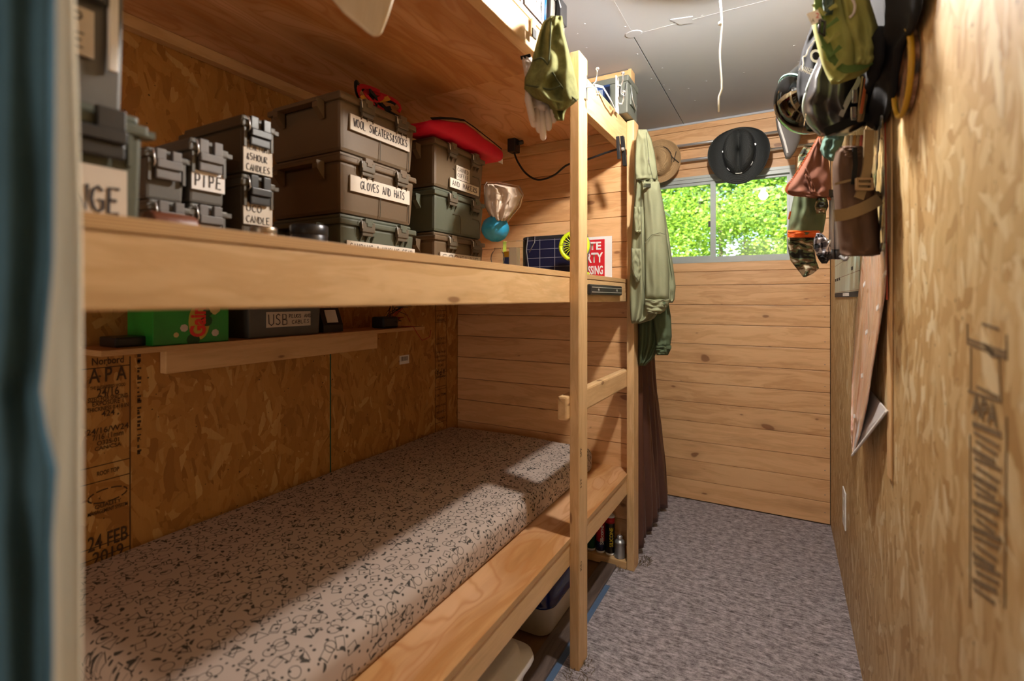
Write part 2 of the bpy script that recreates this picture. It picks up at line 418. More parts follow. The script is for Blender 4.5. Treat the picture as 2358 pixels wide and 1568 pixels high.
# ---------------------------------------------------------------- stroke lettering
SF = {'A': '0,0 2,6 4,0|.8,2.2 3.2,2.2', 'B': '0,0 0,6 2.8,5.6 2.8,3.4 0,3.1 3.4,2.6 3.4,.4 0,0', 'C': '3.8,5 2.4,6 .6,5 0,3 .6,1 2.2,0 3.8,.8', 'D': '0,0 0,6 2.6,5.4 4,3 2.8,.6 0,0',
 'E': '3.6,6 0,6 0,0 3.6,0|0,3.1 2.8,3.1', 'F': '3.6,6 0,6 0,0|0,3.2 2.6,3.2', 'G': '3.8,5 2.4,6 .6,5 0,3 .6,1 2.2,0 3.8,1 3.8,2.8 2.2,2.8', 'H': '0,0 0,6|4,0 4,6|0,3 4,3', 'I': '1,0 1,6',
 'J': '3,6 3,1 1.6,0 .2,1', 'K': '0,0 0,6|3.6,6 0,2.8 3.8,0', 'L': '0,6 0,0 3.4,0', 'M': '0,0 .4,6 2,2 3.6,6 4,0', 'N': '0,0 0,6 3.8,0 3.8,6', 'O': '2,6 .4,5 0,3 .4,1 2,0 3.6,1 4,3 3.6,5 2,6',
 'P': '0,0 0,6 3,5.6 3.4,4 2.6,2.8 0,2.6', 'R': '0,0 0,6 3,5.6 3.2,4 0,3 3.6,0', 'S': '3.6,5.2 2,6 .4,5 .6,3.8 3.2,2.4 3.4,1 1.8,0 0,.8', 'T': '0,6 4,6|2,6 2,0', 'U': '0,6 .2,1 2,0 3.8,1 4,6',
 'V': '0,6 2,0 4,6', 'W': '0,6 1,0 2,4.4 3.2,0 4.2,6', 'X': '0,0 4,6|0,6 4,0', 'Y': '0,6 2,3 4,6|2,3 2,0', 'Z': '0,6 4,6 0,0 4,0', '&': '3.6,0 1,4.6 2,5.8 2.8,4.8 .6,2 .8,.4 2.4,.2 3.6,2', '/': '0,0 3,6',
 '0': '2,6 .4,5 0,3 .4,1 2,0 3.6,1 4,3 3.6,5 2,6', '1': '1,5 2,6 2,0', '2': '0,5 1.6,6 3.4,5 3,3 0,0 3.8,0', '4': '3,0 3,6 0,2 4,2', '5': '3.4,6 .4,6 .2,3.4 2.4,3.6 3.4,2 2.4,.2 0,.4', '6': '3,6 .6,4 .2,1.4 2,0 3.4,1.4 2.4,3 .4,2',
 '7': '0,6 3.6,6 1.4,0', '8': '2,3.2 .4,4.6 2,6 3.6,4.6 2,3.2 0,1.4 2,0 4,1.4 2,3.2', '3': '0,5.4 2,6 3.4,4.8 1.6,3.2 3.6,1.6 2,0 0,.6', '9': '3.4,4 2,3 .4,4.4 2,6 3.4,4.6 3,0', '-': '0,3 3,3'}
def hand(text, org, right, up, h, wd, mat, parent, th=.09, jit=.25, name='lettering', nrm=None):
    """letters drawn with pen strokes; org = lower left, wd = total width"""
    right = Vector(right).normalized(); up = Vector(up).normalized(); nrm = Vector(nrm).normalized() if nrm is not None else right.cross(up)
    b = MB(); rn = random.Random(text); adv = wd/max(1, len(text)); cw = adv*.72/4; ch = h/6
    for i, chh in enumerate(text):
        if chh not in SF: continue
        dy = rn.uniform(-jit, jit)*ch; sl = rn.uniform(-.06, .12)
        for st in SF[chh].split('|'):
            pts = []
            for q in st.split(' '):
                x, y = map(float, q.split(','))
                pts.append(Vector(org)+right*(i*adv+(x+y*sl)*cw+adv*.1)+up*(y*ch+dy)+nrm*.0006)
            b.ribbon(pts, h*th, .0004, nrm)
    return b.build(name, mat, parent)

def typed(text, org, right, up, h, wd, mat, parent, name='lettering', bold=0.0):
    cu = bpy.data.curves.new('t', 'FONT'); cu.body = text; cu.size = 1; cu.offset = bold; cu.resolution_u = 3
    o = bpy.data.objects.new('t', cu); C.objects.link(o); bpy.context.view_layer.update()
    me = bpy.data.meshes.new_from_object(o.evaluated_get(bpy.context.evaluated_depsgraph_get()))
    bpy.data.objects.remove(o); bpy.data.curves.remove(cu)
    xs = [v.co.x for v in me.vertices]; ys = [v.co.y for v in me.vertices]
    x0, x1, y0, y1 = min(xs), max(xs), min(ys), max(ys)
    right = Vector(right).normalized(); up = Vector(up).normalized(); nrm = right.cross(up)
    b = MB(); b.bm.from_mesh(me); bpy.data.meshes.remove(me)
    for v in b.bm.verts:
        v.co = Vector(org)+right*((v.co.x-x0)/(x1-x0)*wd)+up*((v.co.y-y0)/(y1-y0)*h)+nrm*.0012
    return b.build(name, mat, parent)

# ================================================================ STRUCTURE
XL, XR, YB, ZC, YP, YF = -1.805, 0.249, 3.56, H+1.207, 2.567, -1.9
floor = struct(MB().box((-1.95, YF-.1, -.12), (XR+.15, YB+.12, -.004)).build('floor', M['subfloor']))
cp = MB().box((-.752, YF, -.004), (XR, YB, .0)).build('carpet', M['carpet'], floor)
cp['label'] = 'grey streaked carpet with pale veins'
b = MB().box((-.835, .2, -.004), (-.752, 2.56, .012), bev=.004); b.build('edge_strip', M['vinyl'], floor)
b = MB().box((-.80, 2.63, -.004), (-.752, 3.55, .010), bev=.004); b.build('edge_strip', M['vinyl'], floor)
MB().box((-.757, 1.35, .0), (-.728, 2.30, .0015)).build('edge_tape', plain('blue_grey_tape', (.10, .17, .30), .3), floor)
bare = MB()
rr = random.Random(3)
for (bx, by, br) in [(-.64, 2.60, .06), (-.66, 1.72, .08), (-.74, 2.5, .07)]:
    for k in range(70):
        a = rr.uniform(0, 6.28); q = br*math.sqrt(rr.random()); x, y = bx+q*math.cos(a)*.6, by+q*math.sin(a)
        bare.tube([(x, y, .0), (x+rr.uniform(-.012, .012), y+rr.uniform(-.012, .012), rr.uniform(.006, .016))], .0012, 3, False)
bare.build('frayed_pile', plain('frayed_fibre', (.20, .155, .11), .9), floor, kind='stuff')

ceil = struct(MB().box((-1.95, YF-.1, ZC+.012), (XR+.15, YB+.12, ZC+.1)).build('ceiling', M['dark_gap']))
for (x0, x1, y0, y1) in [(-1.9, -.609, YF, .6), (-1.9, -.609, .602, YB), (-.604, .26, YF, .0), (-.604, .26, .002, 2.249), (-.604, .26, 2.251, YB)]:
    MB().box((x0, y0, ZC), (x1, y1, ZC+.012)).build('panel', M['ceil'], ceil)
MB().box((-.612, YF, ZC-.001), (-.602, 2.24, ZC+.006)).build('joint_bead', M['caulk'], ceil)
MB().box((-.60, 2.247, ZC-.001), (.24, 2.253, ZC+.006)).build('joint_bead', M['caulk'], ceil)
MB().lathe([(.0, -.001), (.028, -.001), (.034, .004)], (-.60, 2.24, ZC-.002), seg=12, sx=1, sy=1.3).build('compound_patch', M['ceil'], ceil)
MB().prism([(-.43, 2.20, ZC), (-.40, 2.26, ZC), (-.35, 2.27, ZC), (-.34, 2.22, ZC)], (0, 0, -.004)).build('compound_patch', M['ceil'], ceil)
for (u, v) in [(1346, 55), (1350, 110), (1440, 62), (1445, 82), (1467, 125), (1500, 182), (1525, 157), (1529, 196), (1541, 206), (1617, 36), (1713, 167), (1829, 105), (1840, 142), (1787, 221), (1626, 187), (1329, 78), (1585, 204), (1600, 232)]:
    p = aX(u, v, -1); r = ray(u, v); p = O+r*((ZC-H)/r.z)
    MB().lathe([(.006, 0), (.005, -.0015), (.001, -.002)], p, seg=8).build('screw_dimple', M['caulk'], ceil)

def wall_planks(parent, x0, x1, y, z0, z1, first, pitch=.133, holes=None, th=.018):
    z = first
    while z < z1:
        a, bb = max(z, z0), min(z+pitch, z1)
        if bb-a > .015:
            parts_ = [(x0, x1, a, bb)]
            if holes:
                hx0, hx1, hz0, hz1 = holes
                if a < hz1-.004 and bb > hz0+.004:
                    parts_ = [(x0, hx0, a, bb), (hx1, x1, a, bb)]
                    if a < hz0: parts_.append((hx0, hx1, a, hz0))
                    if bb > hz1: parts_.append((hx0, hx1, hz1, bb))
            for (p, q, a_, b_) in parts_:
                if q-p > .02 and b_-a_ > .01:
                    m = MB(); jy = random.uniform(-.0015, .0015)
                    m.box((p, y+jy, a_+.0009), (q, y+th, b_-.0009), bev=.0035)
                    m.build('plank', M['plank'], parent)
        z += pitch
WX0, WX1, WZ0, WZ1 = -.905, .062, 1.622, 2.205
wb = MB()
for a, c in [((-1.95, YB+.02, -.1), (WX0, YB+.10, ZC)), ((WX1, YB+.02, -.1), (XR+.1, YB+.10, ZC)), ((WX0, YB+.02, -.1), (WX1, YB+.10, WZ0)), ((WX0, YB+.02, WZ1), (WX1, YB+.10, ZC))]: wb.box(a, c)
wall_back = struct(wb.build('wall_back', M['dark_gap']))
wall_planks(wall_back, -1.80, XR-.003, YB, .004, ZC-.012, .004, holes=(WX0, WX1, WZ0, WZ1))
MB().box((-1.0, YB-.008, WZ0-.062), (XR-.004, YB+.004, WZ0-.001), bev=.002).build('sill_board', M['plank'], wall_back)
MB().box((-1.8, YB-.004, ZC-.014), (XR, YB+.01, ZC-.001)).build('caulk_line', M['caulk'], wall_back)
for k in range(12):
    MB().lathe([(.003, 0), (.003, -.001)], (XR-.03, YB-.001, .05+k*.133+random.uniform(-.01, .03)), (0, 1, 0), 6).build('nail', M['gry'], wall_back)
# partition at the foot of the bunks
part = struct(MB().box((XL, YP+.018, -.0), (-.715, YP+.07, ZC)).build('wall_partition', M['dark_gap']))
wall_planks(part, XL+.002, -.702, YP, .0, ZC-.004, -.053)
MB().box((-.715, YP, 0), (-.700, YP+.07, ZC-.002)).build('end_board', M['lum_z'], part)
# left wall
wl_ = struct(MB().box((XL-.1, YF, 0), (XL-.012, YB, ZC)).build('wall_left', M['dark_gap']))
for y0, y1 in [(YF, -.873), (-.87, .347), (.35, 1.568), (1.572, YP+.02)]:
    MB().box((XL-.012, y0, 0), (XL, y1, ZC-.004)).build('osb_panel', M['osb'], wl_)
MB().box((XL-.001, 1.5685, .3), (XL+.0006, 1.5745, 1.21)).build('green_edge', M['green_ink'], wl_)
# right wall
wr = struct(MB().box((XR+.012, YF, 0), (XR+.1, YB, ZC)).build('wall_right', M['dark_gap']))
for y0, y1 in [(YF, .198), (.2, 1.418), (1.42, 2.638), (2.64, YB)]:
    MB().box((XR, y0, 0), (XR+.012, y1, ZC-.004)).build('osb_panel', M['osb_lit'], wr)
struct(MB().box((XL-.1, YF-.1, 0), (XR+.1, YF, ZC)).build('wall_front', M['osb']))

# printed stamps on the left wall (flat print)
def stampL(text, y, z, h, wd, bold=.01, m='stamp'): typed(text, (XL+.0002, y, z), (0, 1, 0), (0, 0, 1), h, wd, M[m], wl_, 'print', bold)
def yL(u): r = ray(u, 0); return XL/r.x*r.y
def zL(u, v): return aX(u, v, XL).z
ya, yb = yL(196), yL(298)
W = yb-ya
for (txt, v, hh, k) in [('Norbord', 838, .022, .72), ('A P A', 878, .045, .86), ('THE ENGINEERED WOOD', 893, .010, .8), ('24/16', 911, .026, .5), ('SIZED FOR SPACING', 921, .014, .9), ('EXPOSURE 1', 931, .014, .7), ('THICKNESS 0.418 IN', 943, .013, .95), ('424', 957, .018, .3),
                        ('24/16/W24', 994, .018, .95), ('7/16 11mm', 1008, .017, .7), ('O325-01', 1021, .014, .5), ('CAN/CSA', 1032, .012, .6), ('ROOF TOP', 1090, .014, .5), ('QUALITY', 1165, .014, .6), ('MANAGEMENT SYSTEM', 1176, .012, .9), ('24 FEB', 1256, .045, .9), ('2019', 1290, .040, .7)]:
    y = ya+W*(1-k)*.5; stampL(txt, y, zL(250, v), hh, W*k, .012)
ln = MB()
for v in (846, 1068, 1104, 1250, 1276): zz = zL(250, v); ln.box((XL, ya-.02, zz), (XL+.0006, yb, zz+.0028))
ln.box((XL, yb, zL(302, 1290)), (XL+.0006, yb+.003, zL(302, 820)))
rr = random.Random(5)
for k in range(26):
    zz = zL(318, 822+k*9+rr.uniform(-3, 3)); ln.box((XL, yL(316), zz), (XL+.0006, yL(316)+rr.uniform(.004, .012), zz+rr.uniform(.004, .012)))
for k in range(8):
    a0 = k/8*6.28; a1 = (k+.8)/8*6.28; cy, cz = (ya+yb)/2-.0, zL(245, 1140)
    ln.ribbon([(XL, cy+.05*math.cos(t), cz+.02*math.sin(t)) for t in (a0, (a0+a1)/2, a1)], .004, .0006, (1, 0, 0))
ln.build('print', M['stamp'], wl_)
# upside-down stamp further along
yc, yd = yL(1002), yL(1027)
def stampU(text, v, h, k): typed(text, (XL+.0002, yd-(yd-yc)*(1-k)/2, zL(1015, v)), (0, -1, 0), (0, 0, -1), h, (yd-yc)*k, M['stamp'], wl_, 'print', .01)
for (t, v, h, k) in [('A P A', 848, .040, .8), ('Norbord', 864, .018, .8), ('24/16', 838, .016, .5), ('EXPOSURE 1', 828, .012, .8), ('THICKNESS', 818, .012, .9), ('SPACING', 808, .012, .9), ('CERTIFIED', 788, .012, .9), ('QUALITY', 776, .014, .7), ('SIZED', 734, .014, .7), ('O325-0', 724, .014, .7), ('MILL 431', 906, .016, .9), ('24/16/W24', 930, .014, .9), ('CAN/CSA', 945, .014, .8), ('PANEL', 960, .014, .7)]: stampU(t, v, h, k)
ln = MB()
for v in (716, 742, 858, 868, 890, 896, 972): zz = zL(1015, v); ln.box((XL, yc, zz), (XL+.0006, yd, zz+.0022))
for y in (yc, yd): ln.box((XL, y, zL(1015, 990)), (XL+.0006, y+.003, zL(1015, 700)))
ln.build('print', M['stamp'], wl_)
bc = MB().box((XL, yL(920), zL(930, 838)), (XL+.001, yL(942), zL(930, 818))); bl = bc.build('barcode_sticker', M['label_w'], wl_)
bars = MB()
for k in range(9): y = yL(923)+k*(yL(939)-yL(923))/9; bars.box((XL+.001, y, zL(930, 831)), (XL+.0014, y+.0018*(1+k % 3*.5), zL(930, 821)))
bars.build('barcode', M['ink'], bl)
# stamp on the right wall, close to the camera
def zR(u, v): return aX(u, v, XR).z
def yR(u): r = ray(u, 0); return XR/r.x*r.y
y0, y1 = yR(2228), yR(2318)     # y0 > y1
ln = MB()
def lR(u0, v0, u1, v1, t=.004):
    a, c = aX(u0, v0, XR-.0003), aX(u1, v1, XR-.0003); ln.ribbon([a, (a+c)/2, c], t, .0006, (-1, 0, 0))
for s in [(2228, 745, 2228, 792), (2228, 780, 2318, 812), (2228, 790, 2318, 824), (2236, 800, 2236, 900), (2230, 900, 2305, 925), (2300, 815, 2306, 925), (2318, 770, 2318, 830), (2250, 890, 2300, 915), (2262, 745, 2300, 758), (2234, 1000, 2234, 1400), (2318, 960, 2314, 1400)]: lR(*s)
for k in range(20): lR(2240+(k % 3)*4, 975+k*20, 2306-(k % 4)*5, 1002+k*20+((k*7) % 9), .005 if k % 3 else .008)
for k in range(5): lR(2268+k*3, 795+k*5, 2276+k*5, 800+k*5, .006)
ln.build('print', M['stamp_r'], wr)
typed('A P A', aX(2300, 985, XR-.0004), (0, -1, 0), (0, 0, 1), .05, .001, M['stamp'], wr, 'print') if False else None
typed('APA', (XR-.0003, yR(2240), zR(2270, 970)), (0, -1, 0), (0, 0, 1), .032, abs(yR(2240)-yR(2300)), M['stamp_r'], wr, 'print', .02)

# window
win = struct(MB().box((WX0, YB+.0, WZ1-.035), (WX1, YB+.06, WZ1)).box((WX0, YB+.0, WZ0), (WX1, YB+.06, WZ0+.028)).box((WX0, YB, WZ0+.028), (WX0+.03, YB+.06, WZ1-.035)).box((WX1-.03, YB, WZ0+.028), (WX1, YB+.06, WZ1-.035))
             .box((WX0, YB-.006, WZ1-.012), (WX1, YB+.01, WZ1+.006)).box((WX0, YB-.008, WZ0-.004), (WX1, YB+.01, WZ0+.006)).build('window_1', M['alum']))
MX = -.422
sa = MB(); 
for (x0, x1, yy) in [(WX0+.03, MX+.02, YB+.012)]:
    sa.box((x0, yy, WZ0+.028), (x0+.02, yy+.018, WZ1-.035)).box((x1-.034, yy, WZ0+.028), (x1, yy+.018, WZ1-.035)).box((x0+.02, yy, WZ0+.028), (x1-.034, yy+.018, WZ0+.045)).box((x0+.02, yy, WZ1-.055), (x1-.034, yy+.018, WZ1-.035))
s1 = sa.build('sash', M['alum'], win, bev=.001)
sb = MB()
for (x0, x1, yy) in [(MX-.012, WX1-.03, YB+.034)]:
    sb.box((x0, yy, WZ0+.028), (x0+.022, yy+.018, WZ1-.035)).box((x1-.016, yy, WZ0+.028), (x1, yy+.018, WZ1-.035)).box((x0+.022, yy, WZ0+.028), (x1-.016, yy+.018, WZ0+.04)).box((x0+.022, yy, WZ1-.05), (x1-.016, yy+.018, WZ1-.035))
s2 = sb.build('sash', M['alum'], win, bev=.001)
MB().box((WX0+.05, YB+.02, WZ0+.045), (MX-.014, YB+.022, WZ1-.055)).build('pane', M['glass'], s1)
MB().box((MX+.01, YB+.042, WZ0+.04), (WX1-.046, YB+.044, WZ1-.05)).build('pane', M['glass'], s2)
MB().box((MX-.026, YB+.002, 1.86), (MX-.012, YB+.014, 1.90), bev=.002).build('latch', M['blk'], s1)
ground = struct(MB().box((-14, YB+.2, -.5), (10, 26, -.35)).build('ground', plain('forest_floor', (.06, .10, .03), .95, nsc=3)))

# ================================================================ LAMPS
def ceiling_lamp(loc, mat, label, cord=False):
    x, y, z = loc
    t = thing('ceiling_lamp', (x, y, ZC), label, 'lamp')
    MB().lathe([(.07, 0), (.07, -.02), (.05, -.035), (.03, -.05), (.028, -.5*(ZC-z)), (.02, -(ZC-z)+.06)], (x, y, ZC), seg=20).build('socket', M['white'], t, True)
    MB().lathe([(.02, .075), (.195, .066), (.20, .058), (.02, .070)], (x, y, z), seg=28).build('uplight_blocker', M['white'], t, True)  # unseen disc added above the bulb to keep its light off the ceiling
    r = .040
    MB().lathe([(r*math.sin(a), -r*math.cos(a)) for a in [i/10*math.pi for i in range(1, 10)]]+[(.018, r+.02)], (x, y, z), seg=20).build('bulb', mat, t, True)
    if cord:
        p = [(x+.015, y, ZC-.03)]
        b0 = aY(1660, 258, y+.01); n = 22
        pts = [Vector((x+.02, y+.01, ZC-.03)), Vector((x+.05, y+.012, ZC-.1))]
        for k in range(n+1):
            v = -130+(258+130)*k/n; q = aY(1660+2.2*math.sin(k*.75)+(k-n)*(.0) - (6*math.sin(k*.4) if k > n-3 else 0), v, y+.012); pts.append(q)
        MB().tube(pts, .0028, 6).build('pull_cord', M['label_w'], t, True)
        MB().lathe([(.0, 0), (.006, .004), (.006, .012), (.0, .016)], aY(1659, 60, y+.012), seg=8).build('cord_knot', M['label_w'], t, True)
ceiling_lamp(LAMP, M['bulb'], 'bare bulb ceiling lamp with a white pull cord above the corridor', True)

# ================================================================ BUNKS
FX, BX = -.699, -.661          # face of the rails, outer face of the posts
bed = thing('bunk_bed', (-1.2, 1.5, 0), 'three-tier built-in lumber bunk with plywood decks and pale posts', 'bed')
Y0 = -.35
def lum(name, a, c, ax, p=bed, bev=.004): return MB().box(a, c, bev=bev).build(name, M['lum_'+ax], p)
lum('post', (FX, 1.716, 0), (BX, 1.805, H+.917), 'z'); lum('post', (FX, 2.478, 0), (BX, 2.566, H+.902), 'z')
# middle deck
zt = H+.0997
MB().box((XL+.002, Y0, zt-.019), (FX+.002, YP-.001, zt), bev=.0008).build('deck', M['ply'], bed)
lum('rail', (FX-.038, Y0, zt-.019-.095), (FX, YP-.002, zt-.0195), 'y')
lum('joist', (XL+.002, Y0, zt-.058), (XL+.04, YP-.002, zt-.0195), 'y')
for y in (.05, .65, 1.25, 2.1): lum('joist', (XL+.04, y, zt-.06), (FX-.038, y+.038, zt-.0195), 'x')
# lower deck
zl = .487
MB().box((XL+.002, Y0, zl-.019), (FX+.004, YP-.001, zl), bev=.0008).build('deck', M['ply'], bed)
lum('rail', (FX-.038, Y0, zl-.019-.089), (FX, YP-.002, zl-.0195), 'y')
lum('joist', (XL+.002, Y0, zl-.10), (XL+.04, YP-.002, zl-.0195), 'y')
# top deck
zu = H+.897
MB().box((XL+.002, Y0, zu-.018), (FX+.002, 1.714, zu), bev=.0008).build('deck', M['ply'], bed)
MB().box((XL+.002, 1.7145, zu-.018), (FX-.04, YP-.001, zu), bev=.0008).build('deck', M['ply'], bed)
lum('rail', (FX-.038, Y0, zu-.108), (FX, 1.7155, zu-.0185), 'y')
lum('rail', (FX-.038, 1.716, H+.755), (FX-.0005, YP-.002, H+.895), 'y')
lum('ledger', (XL+.001, Y0, zu-.058), (XL+.039, YP-.002, zu-.0185), 'y')
lum('ledger', (XL+.04, YP-.032, zu-.068), (FX-.04, YP-.002, zu-.0185), 'x')
# ladder rung and floor block
lum('rung', (FX-.038, 1.690, H-.450), (FX, YP-.004, H-.361), 'y', bev=.008)
lum('floor_plate', (-1.5, 2.478, .0), (FX, 2.566, .038), 'x')
# faint mill stamps on the near post
for (v, s_) in [(1050, 'SPF'), (1310, 'KD'), (1120, 'HT')]:
    p = aX(1340, v, BX); typed(s_, (BX+.0002, 1.74, p.z), (0, 0, 1), (0, -1, 0), .016, .035, M['stamp'], bed, 'print')

# mattress
def mattress():
    bm = bmesh.new(); uvl = bm.loops.layers.uv.new('UVMap')
    x0, x1, y0, y1, z0, z1 = XL+.012, -.868, .50, 2.47, zl+.002, zl+.118
    r = .042
    prof = []
    def arc(cx, cz, a0, a1, n=7):
        for k in range(n+1):
            a = a0+(a1-a0)*k/n; prof.append((cx+r*math.cos(a), cz+r*math.sin(a)))
    hp = math.pi/2
    arc(x1-r, z0+r*.6, -hp*.9, 0, 4); arc(x1-r, z1-r, 0, hp)
    for k in range(1, 14): prof.append((x1-r+(x0-x1+2*r)*k/14, z1+.010*math.sin(k/14*math.pi)))
    arc(x0+r, z1-r, hp, 2*hp); arc(x0+r, z0+r*.6, 2*hp, 3*hp, 4)
    n = len(prof); L = [0]
    for i in range(1, n): L.append(L[-1]+math.dist(prof[i], prof[i-1]))
    ys = []; NY = 60
    cxm, czm = (x0+x1)/2, (z0+z1)/2
    rows = []
    sts = [(0, .0)]+[(r*(1-math.cos(a)), math.sin(a)) for a in [hp*k/6 for k in range(1, 7)]]
    st = [(y0+d, s) for d, s in sts]+[(y0+r+(y1-y0-2*r)*k/NY, 1) for k in range(1, NY)]+[(y1-d, s) for d, s in sts[::-1]]
    for (y, s) in st:
        ins = r*(1-s); row = []
        for (px, pz) in prof:
            dx = max(-1, min(1, (px-cxm)/((x1-x0)/2))); dz = max(-1, min(1, (pz-czm)/((z1-z0)/2)))
            qx = px-ins*dx*(1 if abs(dx) > .9 else abs(dx)); qz = pz-ins*dz
            nz = .003*noise.noise(Vector((px*6, y*5, pz*6)))
            row.append(bm.verts.new((qx, y, max(z0, qz+nz))))
        rows.append(row)
    for i in range(len(rows)-1):
        for k in range(n-1):
            f = bm.faces.new((rows[i][k], rows[i][k+1], rows[i+1][k+1], rows[i+1][k])); f.smooth = True
            for lp, (ii, kk) in zip(f.loops, ((i, k), (i, k+1), (i+1, k+1), (i+1, k))): lp[uvl].uv = (L[kk], st[ii][0])
    for row, sgn in ((rows[0], 1), (rows[-1], -1)):
        f = bm.faces.new(row if sgn > 0 else row[::-1]); f.smooth = True
        for lp in f.loops: lp[uvl].uv = (lp.vert.co.x, lp.vert.co.z)
    b = MB(); b.bm.free(); b.bm = bm
    return b.build('mattress', M['mattress'], None, True)
tag(mattress(), 'beige mattress with a dark pattern of small shapes on the lowest bunk', 'mattress')

# ================================================================ WALL SHELF under the middle bunk
sh = thing('wall_shelf', (-1.7, 1.3, 1.2), 'narrow plywood shelf on a knotty cleat against the chipboard wall', 'shelf')
zs = H-.140
MB().box((XL+.001, .63, zs-.016), (-1.60, 1.99, zs), bev=.0008).build('board', M['ply'], sh)
lum('cleat', (XL+.001, .87, zs-.016-.090), (-1.767, 1.83, zs-.0165), 'y', sh)
lum('bracket', (XL+.001, .20, zs-.05), (-1.70, .238, zs-.0165), 'x', sh)

# ================================================================ STORAGE CANS & CRATES
OLV = dict(olive=(.07, .054, .034), brown=(.125, .084, .048), grey=(.115, .108, .098), green=(.085, .095, .068), dark=(.055, .045, .032))
for k, c in OLV.items(): M['can_'+k] = plain('moulded_plastic_'+k, c, .48, var=.08, nsc=6, bump=.25)
M['lid_dark'] = plain('lid_plastic', (.10, .08, .055), .45, bump=.2)

def can(xf, y0, y1, z0, z1, col, label, dep=.27, text=None, tm='label', lab=(.1, .5), group='small storage cans on the middle bunk', bright=False):
    t = thing('storage_can', ((xf-dep/2), (y0+y1)/2, z0), label, 'storage box', group)
    h = z1-z0; hl = min(.032, h*.22); m = M['can_'+col]
    MB().box((xf-dep, y0+.004, z0), (xf-.004, y1-.004, z1-hl+.002), taper=.965, bev=.006).build('body', m, t)
    l = MB().box((xf-dep-.004, y0-.002, z1-hl), (xf+.002, y1+.002, z1-hl*.45), bev=.004)
    l.box((xf-dep+.008, y0+.006, z1-hl*.5), (xf-.008, y1-.006, z1), bev=.006)
    yc = (y0+y1)/2; w_ = (y1-y0)
    l.prism([(xf, y1, z1-hl*.95), (xf, y1+.012, z1-hl*.95), (xf-.02, y1+.012, z1-hl*.95), (xf-.03, y1, z1-hl*.95)], (0, 0, .010))
    l.build('lid', m, t)
    q = w_*.30; la = MB()
    lm = M['gry'] if bright else M['blk']
    la.box((xf, yc-q, z1-hl*1.1), (xf+.012, yc-q*.25, z1-.004), bev=.002).box((xf, yc+q*.25, z1-hl*1.1), (xf+.012, yc+q, z1-.004), bev=.002)
    la.box((xf+.002, yc-q, z1-hl*1.1-.018), (xf+.016, yc+q, z1-hl*1.1), bev=.002).box((xf+.001, yc-q, z1-hl*1.1-.040), (xf+.010, yc+q, z1-hl*1.1-.018), bev=.003)
    lo = la.build('latch', lm, t)
    MB().tube([(xf+.004, yc-q-.005, z1-.008), (xf+.012, yc-q-.006, z1-.012), (xf+.016, yc-q-.005, z1-.036), (xf+.006, yc-q-.003, z1-.044)], .0016, 6).build('wire', M['chrome'], lo, True)
    MB().box((xf-.006, yc-q-.012, z1-hl*1.1-.045), (xf+.003, yc-q-.006, z1-hl-.002)).build('latch_guard', m, t)
    MB().box((xf-.006, yc+q+.006, z1-hl*1.1-.045), (xf+.003, yc+q+.012, z1-hl-.002)).build('latch_guard', m, t)
    if text:
        a, c = z0+h*lab[0], z0+h*lab[1]
        lb = MB().box((xf-.004, y0+.006, a), (xf-.0005, y1-.006, c)).build('label', M[tm], t)
        n = len(text)
        for i, s in enumerate(text):
            if not s.strip(): continue
            lh = (c-a)/n; hand(s, (xf-.0004, y0+.012, c-(i+1)*lh+lh*.18), (0, 1, 0), (0, 0, 1), lh*.62, (y1-y0-.024)*min(1, len(s)/max(len(q_) for q_ in text)+.15), M['ink'], lb, th=.11)
    return t

